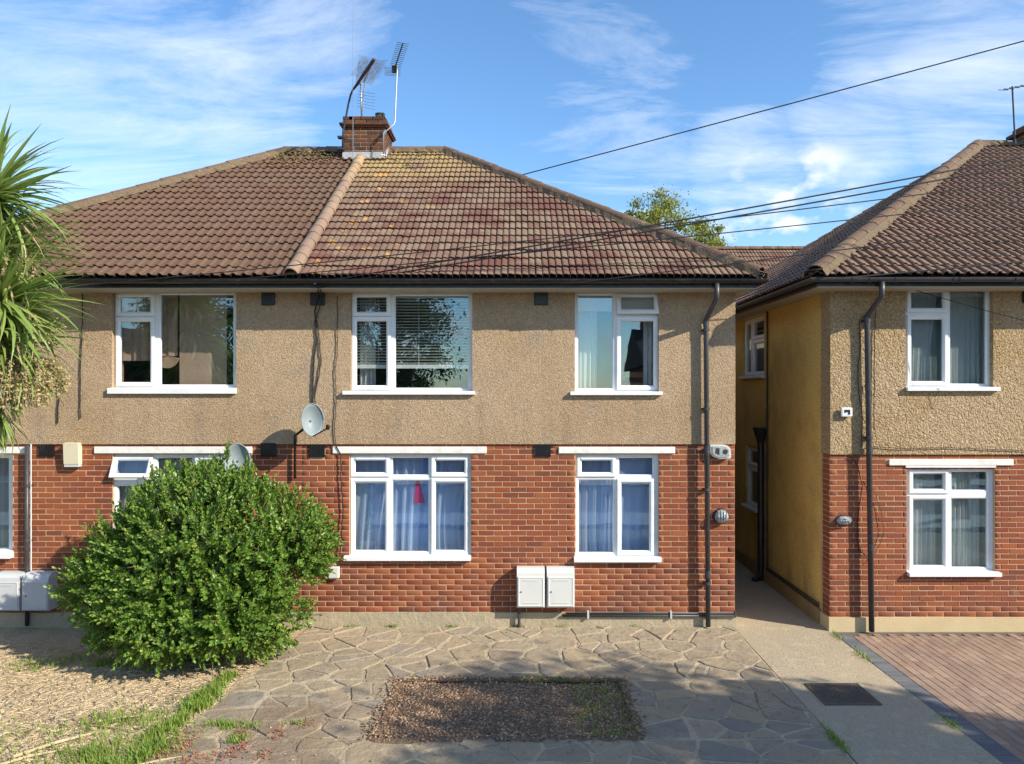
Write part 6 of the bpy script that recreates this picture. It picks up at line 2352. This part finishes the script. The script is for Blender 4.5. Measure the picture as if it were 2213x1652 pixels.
for (px, py, n, s_) in ((400, 1595, 60, .07), (395, 1620, 70, .05), (405, 1650, 80, .06), (520, 1590, 60, .04), (518, 1620, 80, .05), (500, 1640, 60, .06), (455, 1648, 60, .07), (600, 1585, 50, .03), (597, 1600, 30, .03), (660, 1570, 30, .04), (570, 1640, 40, .05), (350, 1640, 50, .05), (835, 1545, 30, .1), (1090, 1595, 20, .1)):
    c = gpt(px, py)
    for i in range(n):
        P.append((c.x + random.gauss(0, s_), c.y + random.gauss(0, s_ * 1.3), random.uniform(.012, .03)))
        Dd.append((random.gauss(0, 1), random.gauss(0, 1), random.uniform(.2, 1.4)))
        Nn.append((random.gauss(0, .4), random.gauss(0, .4), 1))
        Ls.append(random.uniform(.015, .035))
tag(leaf_mesh('stonecrop', np.array(P), np.array(Dd), np.array(Nn), np.array(Ls), np.array(Ls) * .45, WEEDR), kind='stuff')


# ------------------------------------------------------------------ trees
def tree(label, base_, height, crown_c, crown_r, nclump, leaf, lm, seed, leaves=70, name='tree', spread=.42, trunk_r=.16):
    rnd = np.random.default_rng(seed)
    t = thing(name, label, 'tree', base_)
    b = Vector(base_)
    c = Vector(crown_c)
    mb = MB()
    mb.tube([b - Vector((0, 0, .1)), b.lerp(c, .5) + Vector((.1, .05, 0)), c, c + Vector((0, 0, crown_r[2] * .6))], [trunk_r, trunk_r * .75, trunk_r * .5, trunk_r * .15], 9)
    d = unit(rnd.normal(size=(nclump, 3)))
    q = rnd.uniform(.25, 1.0, nclump) ** .6
    cc = np.array(c) + d * q[:, None] * np.array(crown_r)
    cc += rnd.normal(0, .12, cc.shape)
    for i in range(0, nclump, 3):
        e = Vector(cc[i])
        s_ = b.lerp(c, rnd.uniform(.55, 1.0))
        mb.tube([s_, s_.lerp(e, .5) + Vector((0, 0, .12)), e], [trunk_r * .28, trunk_r * .16, trunk_r * .05], 5, cap=False)
    mb.build('trunk', BARK, t, smooth=True)
    n = nclump * leaves
    P = np.repeat(cc, leaves, 0) + rnd.normal(0, spread, (n, 3)) * np.array([1, 1, .8]) * rnd.uniform(.3, 1, (nclump, 1)).repeat(leaves, 0)
    D = unit(rnd.normal(size=(n, 3)) + np.array([0, 0, -.3]))
    Nn_ = unit(rnd.normal(size=(n, 3)) + np.array([0, 0, 1.0]))
    L = rnd.uniform(.6, 1.2, n) * leaf
    tag(leaf_mesh('crown', P, D, Nn_, L, L * .5, lm, t), kind='stuff')
    return t


def tp(px, py, Y):
    return at(px, py, Y)


Yt = 21.0
c = tp(1450, 490, Yt)
tree('airy yellow green tree rising behind the right hip', (c.x, Yt, 0), 12, (c.x - .5, Yt, c.z), (1.35, 1.2, 1.35), 46, .12, LEAFY, 3, 150, spread=.30)
c2 = tp(1515, 515, Yt + .6)
t2 = tree('lower yellow green tree beside the airy one behind the roofs', (c2.x, Yt + .6, 0), 10, (c2.x, Yt + .6, c2.z - .2), (.95, .9, .95), 26, .12, LEAFY, 4, 140, spread=.26)
# trees and houses across the street: they shade the drive and show in the panes
tree('broad dark tree by the pavement, shading the drive', (11.2, -8.75, 0), 8, (11.2, -8.75, 5.4), (2.1, 2.1, 2.6), 150, .17, LEAFD, 5, 150, spread=.36)
tree('tall dark tree opposite the left house', (-6.2, -24, 0), 11, (-6.2, -24, 5.6), (3.0, 2.6, 4.4), 170, .15, LEAFD, 6, 190, spread=.5, trunk_r=.25)
tree('dark tree opposite, beyond the first one', (-15, -25, 0), 10, (-15, -25, 5.0), (3.6, 2.6, 3.8), 150, .16, LEAFD, 7, 150, spread=.5, trunk_r=.25)
tree('dark tree opposite the right hand house', (24, -26, 0), 10, (24, -26, 5.0), (3.4, 2.6, 3.6), 120, .16, LEAFD, 8, 150, spread=.5, trunk_r=.25)
tree('low bushy tree in a front garden opposite', (1.2, -21, 0), 5, (1.2, -21, 2.2), (1.8, 1.3, 1.6), 60, .2, LEAFD, 9, 80, spread=.4)

OPPW = mat('opposite_wall', [(0.16, 0.075, 0.05)], .9, cell=(10, .2))
OPPR = mat('opposite_roof', [(0.085, 0.06, 0.05)], .9, cell=(8, .2))
OPPG = mat('opposite_window', [(0.03, 0.04, 0.05)], .1, spec=.6)
for (x, lab) in ((6.4, 'brick house opposite with a chimney on its left gable'), (16.5, 'brick house opposite, second from the left'), (-26, 'brick house opposite beyond the dark trees')):
    h = thing('house', lab, 'house', (x + 3.5, -28, 0), 'houses across the street')
    MB().box(x, x + 7, -33, -27, -.05, 4.6).build('wall', OPPW, h)
    MB().add([(x - .3, -26.6, 4.55), (x + 7.3, -26.6, 4.55), (x + 7.3, -33.4, 4.55), (x - .3, -33.4, 4.55), (x - .3, -30, 6.6), (x + 7.3, -30, 6.6)], [(0, 1, 5, 4), (2, 3, 4, 5), (0, 4, 3), (1, 2, 5), (0, 3, 2, 1)]).build('roof', OPPR, h)
    MB().box(x + .3, x + 1.1, -30.4, -29.6, 6.2, 7.6).tube([(x + .55, -30, 7.6), (x + .55, -30, 7.95)], .12, 8).tube([(x + .85, -30, 7.6), (x + .85, -30, 7.95)], .12, 8).build('chimney', OPPW, h)
    for (a, b) in ((1.0, .9), (4.4, .9), (1.0, 3.0), (4.4, 3.0)):
        w = MB().ring(x + a, x + a + 1.5, b, b + 1.2, [(0, 26.95), (.08, 26.93), (.08, 27.0)])
        w.v = [(p[0], -p[1], p[2]) for p in w.v]
        f = w.build('window', UPVC, h)
        MB().box(x + a + .08, x + a + 1.42, -26.99, -26.97, b + .08, b + 1.12).build('pane', OPPG, f)
tag(MB().box(-60, 60, -19.2, -19.0, -.05, 1.0).build('garden_wall', OPPW), 'low brick garden wall along the far side of the street', 'wall')
